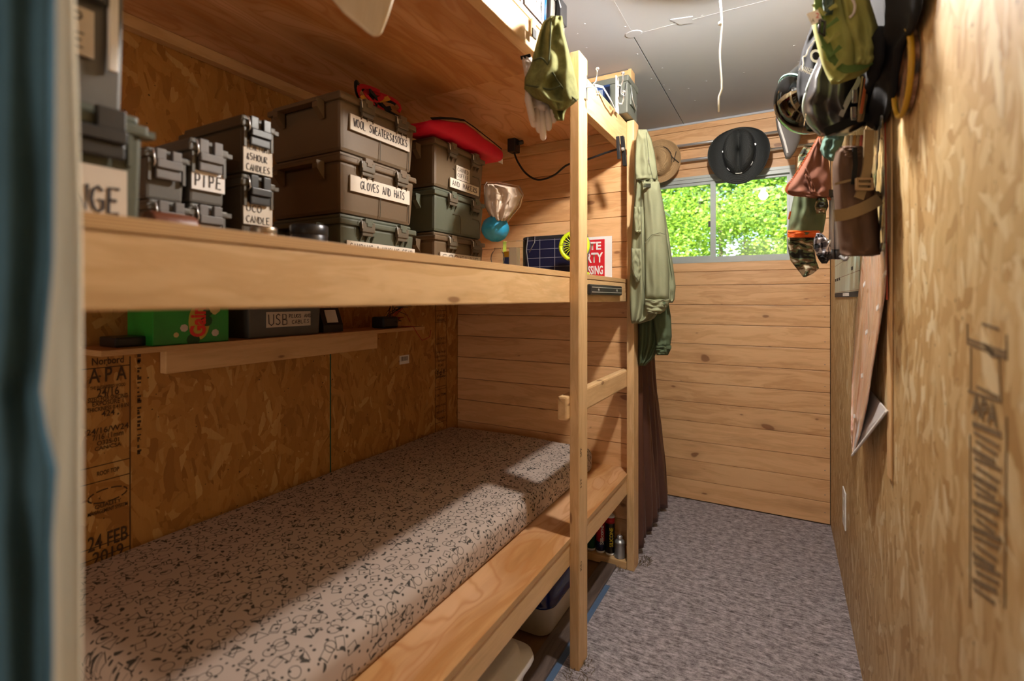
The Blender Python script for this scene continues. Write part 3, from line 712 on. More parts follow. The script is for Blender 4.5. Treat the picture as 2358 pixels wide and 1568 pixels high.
def crate(xf, y0, y1, z0, z1, col, label, text=None, lab=(.42, .64), dep=.35, ly=(.12, .9), cover=None, group='wide storage crates on the middle bunk'):
    t = thing('storage_crate', (xf-dep/2, (y0+y1)/2, z0), label, 'storage box', group)
    h = z1-z0; hl = .034; m = M['can_'+col]
    MB().box((xf-dep+.004, y0+.006, z0), (xf-.004, y1-.006, z1-hl+.002), taper=.95, bev=.012).build('body', m, t)
    l = MB().box((xf-dep-.002, y0, z1-hl), (xf+.003, y1, z1-hl*.45), bev=.005).box((xf-dep+.012, y0+.012, z1-hl*.5), (xf-.012, y1-.012, z1), bev=.01)
    l.prism([(xf-.01, y1-.004, z1-hl*.9), (xf-.01, y1+.014, z1-hl*.9), (xf-.07, y1+.014, z1-hl*.9), (xf-.09, y1-.004, z1-hl*.9)], (0, 0, .014))
    l.build('lid', m, t)
    # flared hand-hold on the near short side
    for ys, sg in ((y0, -1), (y1, 1)):
        a = .09; hb = MB()
        for xx in (xf-a, xf-dep+a-.02):
            hb.prism([(xx, ys, z1-hl), (xx, ys+sg*.028, z1-hl), (xx, ys+sg*.028, z1-hl-.022), (xx, ys, z1-hl-.052)], (.022, 0, 0))
        hb.box((xf-dep+a-.02, ys, z1-hl-.006), (xf-a+.022, ys+sg*.030, z1-hl+.004), bev=.002)
        hb.build('hand_hold', m, t)
    w_ = y1-y0
    for f in (.30, .76):
        yc = y0+w_*f; la = MB()
        la.box((xf+.001, yc-.028, z1-.052), (xf+.016, yc+.028, z1-.018), bev=.003).box((xf+.001, yc-.024, z1-.064), (xf+.011, yc+.024, z1-.05), bev=.003)
        lo = la.build('latch', M['lid_dark'], t)
        MB().box((xf+.001, yc-.017, z1-.024), (xf+.018, yc+.017, z1-.008), bev=.002).box((xf+.016, yc-.010, z1-.034), (xf+.0185, yc+.012, z1-.022), bev=.001).build('hinge_tab', m, lo)
        MB().tube([(xf+.006, yc-.032, z1-.012), (xf+.016, yc-.032, z1-.018), (xf+.018, yc-.031, z1-.042)], .0016, 6).build('wire', M['chrome'], lo, True)
        rb = MB()
        for dy in (-.022, .004, .03):
            rb.prism([(xf-.004, yc+dy, z1-.062), (xf+.008, yc+dy, z1-.062), (xf-.004, yc+dy, z1-.082)], (0, .004, 0))
        rb.build('rib', m, t)
    # raised panel lines on the face
    pl = MB()
    for f in (.50, .90):
        yy = y0+w_*f
        pl.ribbon([(xf-.006, yy-.055, z0+h*.47), (xf-.005, yy-.01, z0+h*.47), (xf-.005, yy, z0+h*.40), (xf-.006, yy, z0+.006)], .0022, .002, (1, 0, 0))
    pl.build('panel_line', M['lid_dark'], t)
    if text:
        a, c = z0+h*lab[0], z0+h*lab[1]; ya_, yb_ = y0+w_*ly[0], y0+w_*ly[1]
        lb = MB().box((xf-.004, ya_, a), (xf+.0005, yb_, c)).build('label', M['label'], t)
        hand(text, (xf+.0006, ya_+.012, a+(c-a)*.26), (0, 1, 0), (0, 0, 1), (c-a)*.52, (yb_-ya_-.024)*(cover or 1), M['ink'], lb, th=.12)
    return t

zb = zt+.0005
# far-left blurred cans
cn = can(-.85, .235, .392, zb, H+.276, 'green', 'blurred green-grey can nearest the cream curtain, hand-lettered label, on the deck', dep=.30)
lb = MB().box((-.853, .250, zb+.004), (-.8493, .366, zb+.088)).build('label', M['label'], cn)
hand('RANGE', (-.8490, .262, zb+.022), (0, 1, 0), (0, 0, 1), .036, .098, M['ink'], lb, th=.12)
cn = can(-.87, .225, .378, H+.277, H+.50, 'grey', 'tall grey can standing on the blurred green-grey can by the cream curtain', dep=.29)
lb = MB().box((-.873, .232, H+.345), (-.8693, .334, H+.412)).build('label', M['label'], cn)
hand('CAMP', (-.8690, .24, H+.384), (0, 1, 0), (0, 0, 1), .020, .085, M['ink'], lb, th=.12); hand('STOVE', (-.8690, .24, H+.354), (0, 1, 0), (0, 0, 1), .020, .085, M['ink'], lb, th=.12)
MB().box((-.872, .350, H+.335), (-.864, .362, H+.452), bev=.002).build('latch_guard', M['white'], cn)
# latch tower
can(-1.14, .527, .609, zb, H+.208, 'grey', 'lower grey can mostly hidden behind the brown leather roll', bright=True)
can(-1.15, .527, .609, H+.209, H+.318, 'grey', 'grey can with a pale latch just above the brown leather roll', bright=True)
can(-1.15, .613, .697, zb, H+.215, 'grey', 'short grey can directly beneath the can marked PIPE', bright=True)
can(-1.15, .613, .699, H+.216, H+.362, 'grey', 'grey can with a white label reading PIPE', text=['PIPE'], tm='label_w', lab=(.20, .50), bright=True)
can(-1.15, .733, .822, zb, H+.308, 'olive', 'dark olive can labelled UCO CANDLE', text=['UCO', 'CANDLE'], lab=(.40, .66))
can(-1.15, .733, .822, H+.309, H+.452, 'olive', 'dark olive can labelled TEA LIGHT & 5 HOUR CANDLES', text=['TEALIGHT', '&5HOUR', 'CANDLES'], lab=(.02, .56))
# crates, two stacks
crate(-1.20, 1.08, 1.441, zb, H+.268, 'green', 'lowest crate under the GLOVES AND HATS crate, label cut by the deck edge', text='CAMPING & HIKING GEAR', lab=(.30, .50), ly=(.08, .98))
crate(-1.20, 1.08, 1.441, H+.269, H+.463, 'brown', 'brown crate labelled GLOVES AND HATS', text='  GLOVES AND HATS ', lab=(.38, .64))
crate(-1.20, 1.08, 1.441, H+.464, H+.655, 'brown', 'brown crate labelled WOOL SWEATERS & SOCKS', text='WOOL SWEATERS&SOCKS', lab=(.38, .64))
crate(-1.20, 1.552, 1.925, zb, H+.268, 'brown', 'lowest tan crate of the stack beneath the red bag', text='COOKING', lab=(.34, .52), ly=(.1, .9))
crate(-1.20, 1.552, 1.925, H+.269, H+.447, 'green', 'plain grey-green crate in the middle of the stack beneath the red bag')
cr = crate(-1.20, 1.552, 1.925, H+.448, H+.646, 'brown', 'brown crate labelled COFFEE AND MAKERS under the red bag', text='AND MAKERS', lab=(.06, .26), ly=(.28, .86))
lb = MB().box((-1.204, 1.70, H+.502), (-1.1992, 1.80, H+.560)).build('label', M['label'], cr)
hand('CANNED', (-1.1990, 1.705, H+.536), (0, 1, 0), (0, 0, 1), .016, .085, M['ink'], lb); hand('COFFEE', (-1.1990, 1.705, H+.512), (0, 1, 0), (0, 0, 1), .016, .085, M['ink'], lb)

# ================================================================ soft shapes
def lerp_rows(rows, n):
    out = []
    for i in range(n+1):
        t = i/n*(len(rows)-1); k = min(int(t), len(rows)-2); f = t-k
        out.append(tuple(a+(b_-a)*f for a, b_ in zip(rows[k], rows[k+1])))
    return out
def drape(name, mat, parent, rows, D, th, folds=4, famp=.012, nr=30, nc=26, back=.5, seed=0, noise_amp=.006, xmode=False, smooth=True, skew=0.0):
    """cushion-like cloth volume; rows = (v, uL, uR) seen outline, D = distance from the doorway plane"""
    R = lerp_rows(rows, nr); b = MB(); out = []
    for i, (v, ul, ur) in enumerate(R):
        row = []
        e = min(1, min(i, nr-i)/2.0+.15)
        for sgn in (1, -1):
            rng = range(nc+1) if sgn > 0 else range(nc-1, 0, -1)
            for k in rng:
                s = k/nc; u = ul+(ur-ul)*s
                body = (1-abs(2*s-1)**2.6)**.5 if 0 < s < 1 else 0
                fo = famp*math.sin(s*folds*2*math.pi+seed+skew*i/nr*6)*body if folds else 0
                nn = noise_amp*noise.noise(Vector((s*4+seed*3.1, i/nr*7, seed)))*2*body
                dd = (th*body+fo+nn)*e if sgn > 0 else -(th*back*body)*e
                if xmode:
                    p = aX(u, v, D)+Vector((-dd, 0, 0))
                else: p = aD(u, v, D-dd)
                row.append(p)
        out.append(row)
    b.grid(out, closed=True)
    return b.build(name, mat, parent, smooth)

M['jacket'] = fabric('khaki_green_cotton', (.235, .245, .15), var=.12)
M['jacket_d'] = fabric('dark_green_cotton', (.085, .115, .065), var=.15)
M['satin'] = plain('brown_satin', (.115, .048, .030), .38, var=.15, nsc=14)
M['navy'] = fabric('navy_denim', (.06, .14, .21), var=.35, weave=600, blot=14)
M['cream'] = fabric('cream_curtain_lining', (.72, .68, .56), var=.04)
M['stitch'] = plain('dark_seam', (.07, .075, .045), .9)

# door curtain right beside the camera
t = thing('door_curtain', aD(60, 900, .34), 'blue denim door curtain with a cream edge, close on the left', 'curtain')
drape('cream_edge', M['cream'], t, [(-250, 60, 171), (0, 62, 173), (560, 62, 190), (880, 60, 191), (1200, 62, 190), (1800, 60, 189)], .42, .008, 0, .0, seed=1, nr=40, noise_amp=.001)
drape('blue_panel', M['navy'], t, [(-250, -170, 126), (0, -170, 130), (300, -170, 127), (600, -170, 124), (800, -170, 106), (900, -170, 95), (980, -170, 108), (1080, -170, 132), (1250, -170, 121), (1500, -170, 124), (1800, -170, 120)], .33, .012, 3, .005, seed=2.2, nr=60, nc=50, noise_amp=.004)

# green jacket hanging on the far post
jk = thing('jacket', aD(1500, 520, 2.46), 'khaki green work jacket hanging beside the far bunk post', 'jacket')
DJ = 2.45
drape('torso', M['jacket'], jk, [(305, 1470, 1488), (360, 1464, 1508), (430, 1464, 1518), (490, 1458, 1521), (560, 1454, 1526), (640, 1450, 1532), (700, 1450, 1528), (735, 1452, 1506), (745, 1455, 1475)], DJ, .055, 3, .014, seed=.6, skew=.3)
drape('collar', M['jacket'], jk, [(298, 1469, 1489), (320, 1465, 1500), (360, 1462, 1509), (400, 1462, 1514), (414, 1464, 1512)], DJ-.05, .02, 2, .005, seed=1.8)
drape('sleeve', M['jacket'], jk, [(418, 1478, 1518), (460, 1481, 1526), (530, 1484, 1534), (600, 1485, 1539), (660, 1486, 1541), (695, 1486, 1540)], DJ-.055, .045, 2, .006, seed=2.9)
drape('sleeve', M['jacket'], jk, [(450, 1512, 1524), (540, 1520, 1540), (620, 1530, 1551), (660, 1534, 1556), (690, 1536, 1553), (697, 1538, 1549)], DJ+.02, .035, 2, .005, seed=3.9)
drape('cuff', M['jacket'], jk, [(688, 1485, 1541), (702, 1484, 1540), (716, 1487, 1531), (723, 1492, 1520)], DJ-.062, .046, 1, .003, seed=4)
drape('pocket', M['jacket'], jk, [(476, 1460, 1479), (500, 1459, 1480), (530, 1461, 1479), (537, 1463, 1477)], DJ-.06, .012, 1, .002)
drape('pocket_flap', M['jacket'], jk, [(572, 1453, 1476), (600, 1454, 1480), (628, 1456, 1481), (650, 1464, 1476)], DJ-.058, .014, 1, .002)
MB().obox(aD(1490, 427, DJ-.112), Vector((cs, sn, 0))*.017, (0, 0, .0085), Vector((sn, -cs, 0))*.0015).build('patch', M['camo_dull'], jk)
MB().lathe([(.0, .004), (.007, .004), (.008, 0)], aD(1529, 698, DJ-.108), (-sn, cs, 0), 10).build('button', M['jacket_d'], jk)
sm = MB()
for pts in [[(1488, 305), (1492, 340), (1496, 380), (1503, 412)], [(1474, 420), (1476, 480), (1478, 560), (1480, 640), (1486, 690)], [(1464, 412), (1480, 416), (1500, 410), (1514, 414)], [(1484, 560), (1500, 541), (1520, 536), (1532, 540)], [(1455, 570), (1456, 620), (1468, 650)], [(1488, 690), (1510, 694), (1540, 688)]]:
    sm.tube([aD(u, v, DJ-.108) for u, v in pts], .0012, 4)
sm.build('seam', M['stitch'], jk)
MB().tube([aD(1494, 362, DJ-.082), aD(1495, 376, DJ-.084)], .002, 6).build('zip_pull', M['chrome'], jk)
jd = thing('jacket', aD(1505, 770, 2.56), 'dark green canvas jacket hanging under the khaki one', 'jacket')
drape('torso', M['jacket_d'], jd, [(600, 1472, 1520), (700, 1470, 1528), (745, 1470, 1530), (790, 1470, 1524), (825, 1470, 1505), (842, 1471, 1486)], 2.56, .05, 3, .012, seed=5)
drape('sleeve', M['jacket_d'], jd, [(680, 1500, 1537), (730, 1502, 1545), (775, 1508, 1547), (800, 1510, 1543)], 2.52, .04, 2, .006, seed=6)
drape('cuff', M['jacket_d'], jd, [(795, 1508, 1546), (806, 1509, 1544), (818, 1512, 1538)], 2.51, .04, 1, .003, seed=7)
MB().box(aD(1540, 800, 2.47)-Vector((.012, .004, .008)), aD(1540, 800, 2.47)+Vector((.012, .004, .008)), bev=.002).build('cuff_tab', M['jacket_d'], jd)

# brown satin curtain across the closet
b = MB(); rows = []
prof = [(.035, 2.64, 3.49), (.3, 2.64, 3.38), (.6, 2.64, 3.22), (.9, 2.64, 3.05), (1.2, 2.64, 2.95), (1.6, 2.65, 2.90), (1.95, 2.66, 2.86)]
for (z, a, c) in lerp_rows(prof, 40):
    row = []
    for k in range(61):
        s = k/60; y = a+(c-a)*s; am = .028
        row.append((-.70+am*math.sin(s*7*2*math.pi)+.012*math.sin(s*3*6.28+z*2)+.004*noise.noise(Vector((s*8, z*6, 0))), y, z+.008*math.sin(s*14)))
    rows.append(row)
b.grid(rows); tag(b.build('closet_curtain', M['satin'], None, True, solid=.003), 'dark brown satin curtain hanging to the floor beside the pine wall', 'curtain')
MB_r = MB().tube([(-.70, 2.60, 1.955), (-.70, 3.1, 1.955), (-.70, YB-.005, 1.955)], .008, 10); tag(MB_r.build('curtain_rod', M['chrome'], None, True), 'thin chrome rod that carries the brown satin curtain', 'rod')

# ================================================================ rods and hats on the window wall
for z, lb_ in ((H+1.043, 'upper chrome rod above the window, behind the hats'), (H+.938, 'lower chrome rod above the window, behind the hats')):
    t = thing('hanging_rod', (-.4, YB-.05, z), lb_, 'rod')
    MB().tube([(-1.25, YB-.05, z), (-.4, YB-.05, z), (XR-.006, YB-.05, z)], .0095, 12).build('rod', M['chrome'], t, True)
    for x in (-1.2, .2): MB().box((x, YB-.06, z-.012), (x+.012, YB-.0005, z+.012), bev=.002).build('bracket', M['chrome'], t)

def hat_mesh(c, R, cr, ch, mat, curl=.03, crease=.03, tilt=0, parent=None, name='hat_body', drop=0.0, el=1.2, zo=0.0):
    """crown points along -Y (towards the room), brim flat to the rods"""
    b = MB(); rings = []; seg = 56
    prof = [(0.001, ch), (cr*.35, ch*1.0), (cr*.7, ch*.98), (cr*.88, ch*.86), (cr*.96, ch*.6), (cr, ch*.3), (cr*1.03, .006), (cr*1.12, 0), (cr+(R-cr)*.35, -.004), (cr+(R-cr)*.65, -.004), (cr+(R-cr)*.9, 0), (R, .004)]
    for r, h in prof:
        ring = []
        for k in range(seg):
            a = 2*math.pi*k/seg; e = 1+(el-1)*(1 if r <= cr*1.1 else max(0, 1-(r-cr)/(R-cr))*1.0)
            x = r*math.cos(a); z = r*math.sin(a)*e
            hh = h
            if h > .3*ch: hh -= crease*math.exp(-(x/(cr*.28))**2)*(h/ch)
            if r > cr*1.12: hh += curl*((r-cr)/(R-cr))**2*(math.cos(a)**2)*1.0-drop*((r-cr)/(R-cr))**2*max(0, -math.sin(a))
            xx = x*math.cos(tilt)-z*math.sin(tilt); zz = x*math.sin(tilt)+z*math.cos(tilt)
            ring.append((c[0]+xx, c[1]-hh, c[2]+zz+zo*max(0, 1-max(0, r-cr)/(R-cr))))
        rings.append(ring)
    b.grid([r+[r[0]] for r in rings]); bmesh.ops.remove_doubles(b.bm, verts=b.bm.verts[:], dist=.0002)
    return b.build(name, mat, parent, True, solid=.002)
def straw(name, c1, c2, sc=230):
    g = G(name); o = g.obj(); s3 = g.sep(o)
    rad = g.math('SQRT', g.math('ADD', g.math('MULTIPLY', s3[0], s3[0]), g.math('MULTIPLY', s3[2], s3[2])))
    wv = g.math('SINE', g.math('MULTIPLY', g.math('ADD', rad, g.math('MULTIPLY', s3[1], -.8)), 900.0))
    n = g.noise(o, sc, 3); f = g.math('ADD', g.math('MULTIPLY', wv, .3), n, clamp=True)
    g.bump(f, .8, .002); return g.fin(g.mix(f, c2, c1), .75)
M['straw'] = straw('woven_straw', (.62, .42, .22), (.30, .17, .07)); M['blackstraw'] = straw('black_woven_hat', (.045, .05, .05), (.008, .009, .009))
c = aY(1518, 372, YB-.095)
t = thing('straw_hat', c, 'tan straw hat with a black cord hanging on the rods', 'hat')
hat_mesh(c, .148, .082, .095, M['straw'], curl=.02, crease=.02, tilt=.25, parent=t)
b = MB(); b.tube([(c.x+.088*math.cos(a), c.y-.018, c.z+.10*math.sin(a)) for a in [-2.2+i*.2 for i in range(18)]], .0028, 5); b.tube([(c.x+.115, c.y-.012, c.z+.05), (c.x+.10, c.y-.02, c.z-.02)], .0028, 5); b.tube([(c.x+.075, c.y-.02, c.z+.03), (c.x+.135, c.y-.012, c.z-.03)], .0028, 5); b.build('cord', M['blk'], t, True)
c = aY(1702, 358, YB-.095)
t = thing('cowboy_hat', c, 'black woven cowboy hat with a studded band hanging on the rods', 'hat')
hat_mesh(c, .178, .090, .105, M['blackstraw'], curl=.085, crease=.045, tilt=.0, parent=t, drop=.03, el=1.5, zo=.022)
bt = MB(); bt.tube([(c.x+.093*math.cos(a), c.y-.014, c.z+.022+.138*math.sin(a)) for a in [i*2*math.pi/32 for i in range(33)]], .005, 6); bt.build('band', M['blk'], t, True)
for a in (-2.35, -2.28, -2.2, -1.75, -1.68, -1.6, -1.5, -1.42, -.75, -.68, -.6):
    MB().lathe([(.0, .003), (.004, .002), (.0045, 0)], (c.x+.095*math.cos(a), c.y-.021, c.z+.022+.140*math.sin(a)), (0, -1, 0), 8).build('stud', M['chrome'], t)
for du, dv in ((-37, -9), (37, -26)):
    p = aY(1702+du, 358+dv, YB-.115); MB().lathe([(.0, .001), (.006, .001), (.006, 0)], p, (0, -1, 0), 10).build('eyelet', M['chrome'], t)

# ================================================================ small things on the middle bunk
# leather roll
t = MB(); p0 = aX(336, 478, -.98); p1 = aX(441, 488, -.98); r_ = .024
zc = zb+r_; t.lathe([(.006, 0), (r_*.9, .001), (r_, .006), (r_, (p1.y-p0.y)-.006), (r_*.9, (p1.y-p0.y)-.001), (.006, (p1.y-p0.y))], (-.93, aX(336, 478, -.93).y, zc), (0, 1, 0), 24)
M['leather'] = plain('brown_leather', (.17, .055, .028), .42, nsc=40, bump=.3)
tag(t.build('leather_roll', M['leather'], None, True), 'rolled brown leather pouch lying in front of the grey cans', 'roll')
# metal tin and dark tin in front of the cans
def tin(c, r, h, m, label, name='tin'):
    t = thing(name, (c[0], c[1], zb), label, 'tin')
    MB().lathe([(r*.96, 0), (r, .003), (r, h*.7), (r*.98, h*.7+.001)], (c[0], c[1], zb), seg=28).build('body', m, t, True)
    MB().lathe([(r*1.02, h*.68), (r*1.03, h*.7), (r*1.03, h-.002), (r*.98, h)], (c[0], c[1], zb), seg=28).build('lid', m, t, True)
M['tinm'] = plain('brushed_tin', (.45, .38, .32), .28, 1, bump=.2)
q = aX(607, 525, -.86); tin((-.90, q.y*.90/.86), .024, .040, M['tinm'], 'small round brushed tin on the deck below the can labelled UCO CANDLE')
M['dtin'] = plain('dark_tin', (.05, .05, .055), .3, .8)
q = aX(712, 525, -1.0); tin((-1.0, q.y), .042, .075, M['dtin'], 'dark round tin with a lid in front of the lowest left crate')
# strap bundle on top of the crates
t = thing('strap_bundle', (-1.24, 1.24, H+.656), 'bundle of black, red and yellow webbing straps on the WOOL SWEATERS crate', 'straps')
M['red_w'] = fabric('red_webbing', (.35, .012, .02)); M['yel_w'] = fabric('yellow_webbing', (.45, .22, .03)); M['blk_w'] = fabric('black_webbing', (.012, .012, .013))
rr = random.Random(11)
for k, (mm, nm) in enumerate([('blk_w', 'black_strap'), ('red_w', 'red_strap'), ('yel_w', 'yellow_strap'), ('blk_w', 'black_strap'), ('red_w', 'red_strap'), ('blk_w', 'black_strap')]):
    cx, cy, cz = -1.235, 1.215+k*.022, H+.668+rr.uniform(.006, .03); a0 = rr.uniform(0, 6)
    pts = [(cx+.010*math.sin(a*2+a0), cy+(.045+.01*k % 3)*math.cos(a+a0*.2), max(H+.662, cz+.026*math.sin(a+k))) for a in [i*.33 for i in range(18)]]
    MB().ribbon(pts, .016, .003, (1, 0, .3)).build(nm, M[mm], t)
# red bag on the second stack
M['redbag'] = fabric('red_nylon', (.62, .012, .045), rough=.5, var=.1)
t = thing('red_bag', (-1.2, 1.78, H+.648), 'bright red flat fabric bag with a black zip lying on the right-hand crate stack', 'bag')
b = MB(); rows = []
Yr = [1.50, 1.56, 1.64, 1.72, 1.80, 1.88, 1.96, 2.03, 2.05]
top = [.034, .055, .078, .096, .090, .080, .070, .060, .040]; bot = [.0, .0, .0, .0, .0, .0, .0, .002, .010]
for i, y in enumerate(Yr):
    row = []
    for k in range(21):
        a = k/20*2*math.pi; cx_, rx = -1.25, .085*(1 if 0 < i < 8 else .8)
        zz = (top[i]+bot[i])/2+(top[i]-bot[i])/2*(abs(math.sin(a))**.5*(1 if math.sin(a) > 0 else -1))
        row.append((cx_+rx*abs(math.cos(a))**.5*(1 if math.cos(a) > 0 else -1)*1.0, y, H+.649+zz+.004*math.sin(y*55+a*3)*(1 if math.sin(a) > 0 else 0)))
    rows.append(row[:-1])
b.grid(rows, closed=True); b.build('body', M['redbag'], t, True)
MB().ribbon([(-1.175, y, H+.655+z_) for y, z_ in zip(Yr[:8], [v_*1.02-.006 for v_ in top[:8]])], .012, .003, (.7, 0, .7)).build('zip', M['blk_w'], t)
MB().box((-1.20, 2.045, H+.655), (-1.197, 2.085, H+.678)).build('care_tag', M['label_w'], t)
# clear bag of beige stuff + blue stuff sack + clear packs
M['beige'] = fabric('beige_wadding', (.52, .40, .32), rough=.8)
t = thing('plastic_bag', aD(1160, 470, 1.98), 'clear plastic bag packed with beige wadding right of the crates', 'bag')
drape('wadding', M['beige'], t, [(424, 1122, 1142), (432, 1118, 1190), (450, 1118, 1202), (475, 1120, 1192), (495, 1130, 1176), (512, 1142, 1162)], 2.02, .055, 3, .010, seed=2)
drape('film', M['clear'], t, [(418, 1120, 1150), (428, 1114, 1197), (448, 1114, 1207), (475, 1116, 1199), (498, 1128, 1180), (516, 1140, 1166)], 2.01, .068, 5, .010, seed=8, noise_amp=.012)
M['blue'] = plain('blue_nylon', (.012, .24, .46), .4, nsc=20)
t = thing('stuff_sack', aD(1142, 530, 2.0), 'round bright blue nylon stuff sack under the clear plastic bag', 'bag')
b = MB(); cc = aD(1141, 527, 2.02); rows = []
for i in range(1, 16):
    a = i/16*math.pi; row = []
    for k in range(32):
        p = k/32*2*math.pi; rad = .056*(1+.05*math.sin(p*9)*math.sin(a)**.3*(1 if i < 6 or i > 11 else .4)+.05*noise.noise(Vector((math.cos(p)*2, math.sin(p)*2, i*.3))))
        row.append(cc+Vector((rad*math.sin(a)*math.cos(p), rad*math.sin(a)*math.sin(p), rad*math.cos(a)*.92)))
    rows.append(row)
b.grid(rows, closed=True); b.build('sack', M['blue'], t, True)
MB().lathe([(.010, 0), (.014, .006), (.008, .014)], (cc.x, cc.y, cc.z+.05), seg=10).build('gathered_neck', M['blue'], t, True)
t = thing('plastic_bottle', (aD(1146, 600, 2.05).x, aD(1146, 600, 2.05).y, zb), 'crinkled clear plastic bottle below the blue stuff sack', 'bottle')
c = Vector(t.location); MB().lathe([(.026, 0), (.03, .006), (.028, .02), (.03, .035), (.027, .05), (.03, .065), (.028, .08), (.024, .09), (.013, .102), (.013, .11)], c, seg=20).build('body', M['clear'], t, True)
t = thing('packaged_candle', (aD(1186, 600, 2.08).x, aD(1186, 600, 2.08).y, zb), 'white box with a blue print inside clear film, left of the solar panel', 'package')
c = Vector(t.location); MB().box((c.x-.022, c.y-.015, c.z), (c.x+.016, c.y+.015, c.z+.115), bev=.003).build('white_box', M['white'], t)
MB().box((c.x-.045, c.y-.012, c.z), (c.x-.024, c.y+.012, c.z+.075), bev=.002).build('blue_card', plain('blue_card', (.02, .06, .3), .5), t)
MB().box((c.x-.046, c.y-.013, c.z+.076), (c.x-.024, c.y+.012, c.z+.10), bev=.002).build('yellow_card', plain('yellow_card', (.7, .4, .02), .5), t)
MB().box((c.x-.05, c.y-.02, c.z), (c.x+.036, c.y+.02, c.z+.145), bev=.006).build('film', M['clear'], t)
# solar panel
def solar():
    g = G('solar_cells'); o = g.obj(); s3 = g.sep(o)
    fx = g.math('FRACT', g.math('MULTIPLY', s3[0], 12.0)); fz = g.math('FRACT', g.math('MULTIPLY', s3[2], 22.0))
    l = g.math('MAXIMUM', g.math('LESS_THAN', fx, .035), g.math('LESS_THAN', fz, .05))
    return g.fin(g.mix(l, (.012, .012, .035), (.22, .22, .26)), .22)
t = thing('solar_panel', (-1.03, 2.3, zb), 'dark folding solar panel standing on the middle bunk beside the post', 'solar panel')
MB().box((-1.205, 2.30, zb), (-.85, 2.345, H+.326), bev=.018).build('case', M['blk'], t)
MB().box((-1.175, 2.297, zb+.012), (-.86, 2.2995, H+.305)).build('cell_face', solar(), t)
b = MB(); b.tube([(-1.165, 2.29, H+.318), (-1.172, 2.286, H+.25), (-1.16, 2.286, H+.17), (-1.15, 2.288, zb+.004)], .0028, 6); b.tube([(-1.16, 2.31, H+.322), (-1.13, 2.30, H+.322), (-1.125, 2.288, H+.29), (-1.155, 2.286, H+.24)], .0028, 6); b.build('cable', M['gry'], t, True)
# little fan
M['lime'] = plain('lime_plastic', (.55, .72, .01), .4, var=.04); 
t = thing('desk_fan', (-.86, 2.20, zb), 'small lime green and grey battery fan half hidden by the near post', 'fan')
c = Vector((-.857, 2.16, H+.246)); ax = Vector((.15, -1, .1)).normalized()
b = MB(); a_ = ax.cross(Vector((0, 0, 1))).normalized(); b_ = ax.cross(a_)
def circ(r, off=0, n=28): return [c+ax*off+(a_*math.cos(2*math.pi*k/n)+b_*math.sin(2*math.pi*k/n))*r for k in range(n+1)]
b.tube(circ(.064), .010, 8); b.build('rim', M['lime'], t, True)
b = MB(); b.tube(circ(.062, -.028), .012, 8); b.build('rear_rim', M['gry'], t, True)
b = MB()
for k in range(22):
    a = 2*math.pi*k/22; d = a_*math.cos(a)+b_*math.sin(a); b.tube([c+ax*.010+d*.018, c+ax*.014+d*.04, c+ax*.004+d*.062], .0015, 4)
b.lathe([(.018, .008), (.02, .014), (.001, .016)], c, ax, 16); b.build('grille', M['lime'], t, kind='stuff')
b = MB()
for k in range(4):
    a = 2*math.pi*k/4; d = a_*math.cos(a)+b_*math.sin(a); e_ = a_*math.cos(a+.8)+b_*math.sin(a+.8)
    b.prism([c-ax*.008+d*.01, c-ax*.008+d*.052, c-ax*.016+e_*.050, c-ax*.016+e_*.012], ax*.0015)
b.build('blades', M['blk'], t)
MB().box((-.865, 2.175, zb+.02), (-.845, 2.195, H+.20), bev=.003).build('stem', M['gry'], t)
MB().box((-.905, 2.15, zb), (-.805, 2.23, zb+.026), bev=.008).build('foot', M['lime'], t)
# sign
M['signred'] = plain('sign_red', (.62, .02, .03), .4, var=.02)
t = thing('warning_sign', (-.9, 2.5, zb), 'red and white PRIVATE PROPERTY NO TRESPASSING sign leaning on the pine wall', 'sign')
dn = Vector((0, .0, 1)); dx = Vector((1, 0, 0)); bl0 = Vector((-1.017, 2.545, zb))
MB().box((-1.125, 2.545, zb), (-.797, 2.549, H+.333)).build('board', M['white'], t)
rd = MB().box((-1.098, 2.5435, zb+.012), (-.836, 2.545, H+.318), bev=.0)
rd = rd.build('red_field', M['signred'], t)
for s, z0, hh, wd in [('PRIVATE', .262, .044, .225), ('PROPERTY', .193, .056, .245), ('NO TRESPASSING', .130, .048, .245)]:
    typed(s, (-.967-wd/2, 2.5430, H+z0), (1, 0, 0), (0, 0, 1), hh, wd, M['white'], rd, 'lettering', .03)
# magnetic bar
t = thing('magnetic_rack', (-.69, 2.1, H+.04), 'black magnetic tool strip screwed to the middle rail between the posts', 'rack')
MB().box((FX, 1.90, H+.016), (FX+.016, 2.345, H+.060), bev=.006).build('bar', M['blk'], t)
MB().box((FX+.0162, 1.915, H+.046), (FX+.0175, 2.33, H+.050)).build('steel_strip', M['chrome'], t); MB().box((FX+.0162, 1.915, H+.026), (FX+.0175, 2.33, H+.030)).build('steel_strip', M['chrome'], t)
for y in (2.0, 2.26): MB().lathe([(.0, .002), (.005, .002), (.006, 0)], (FX+.016, y, H+.038), (1, 0, 0), 10).build('screw', M['chrome'], t)

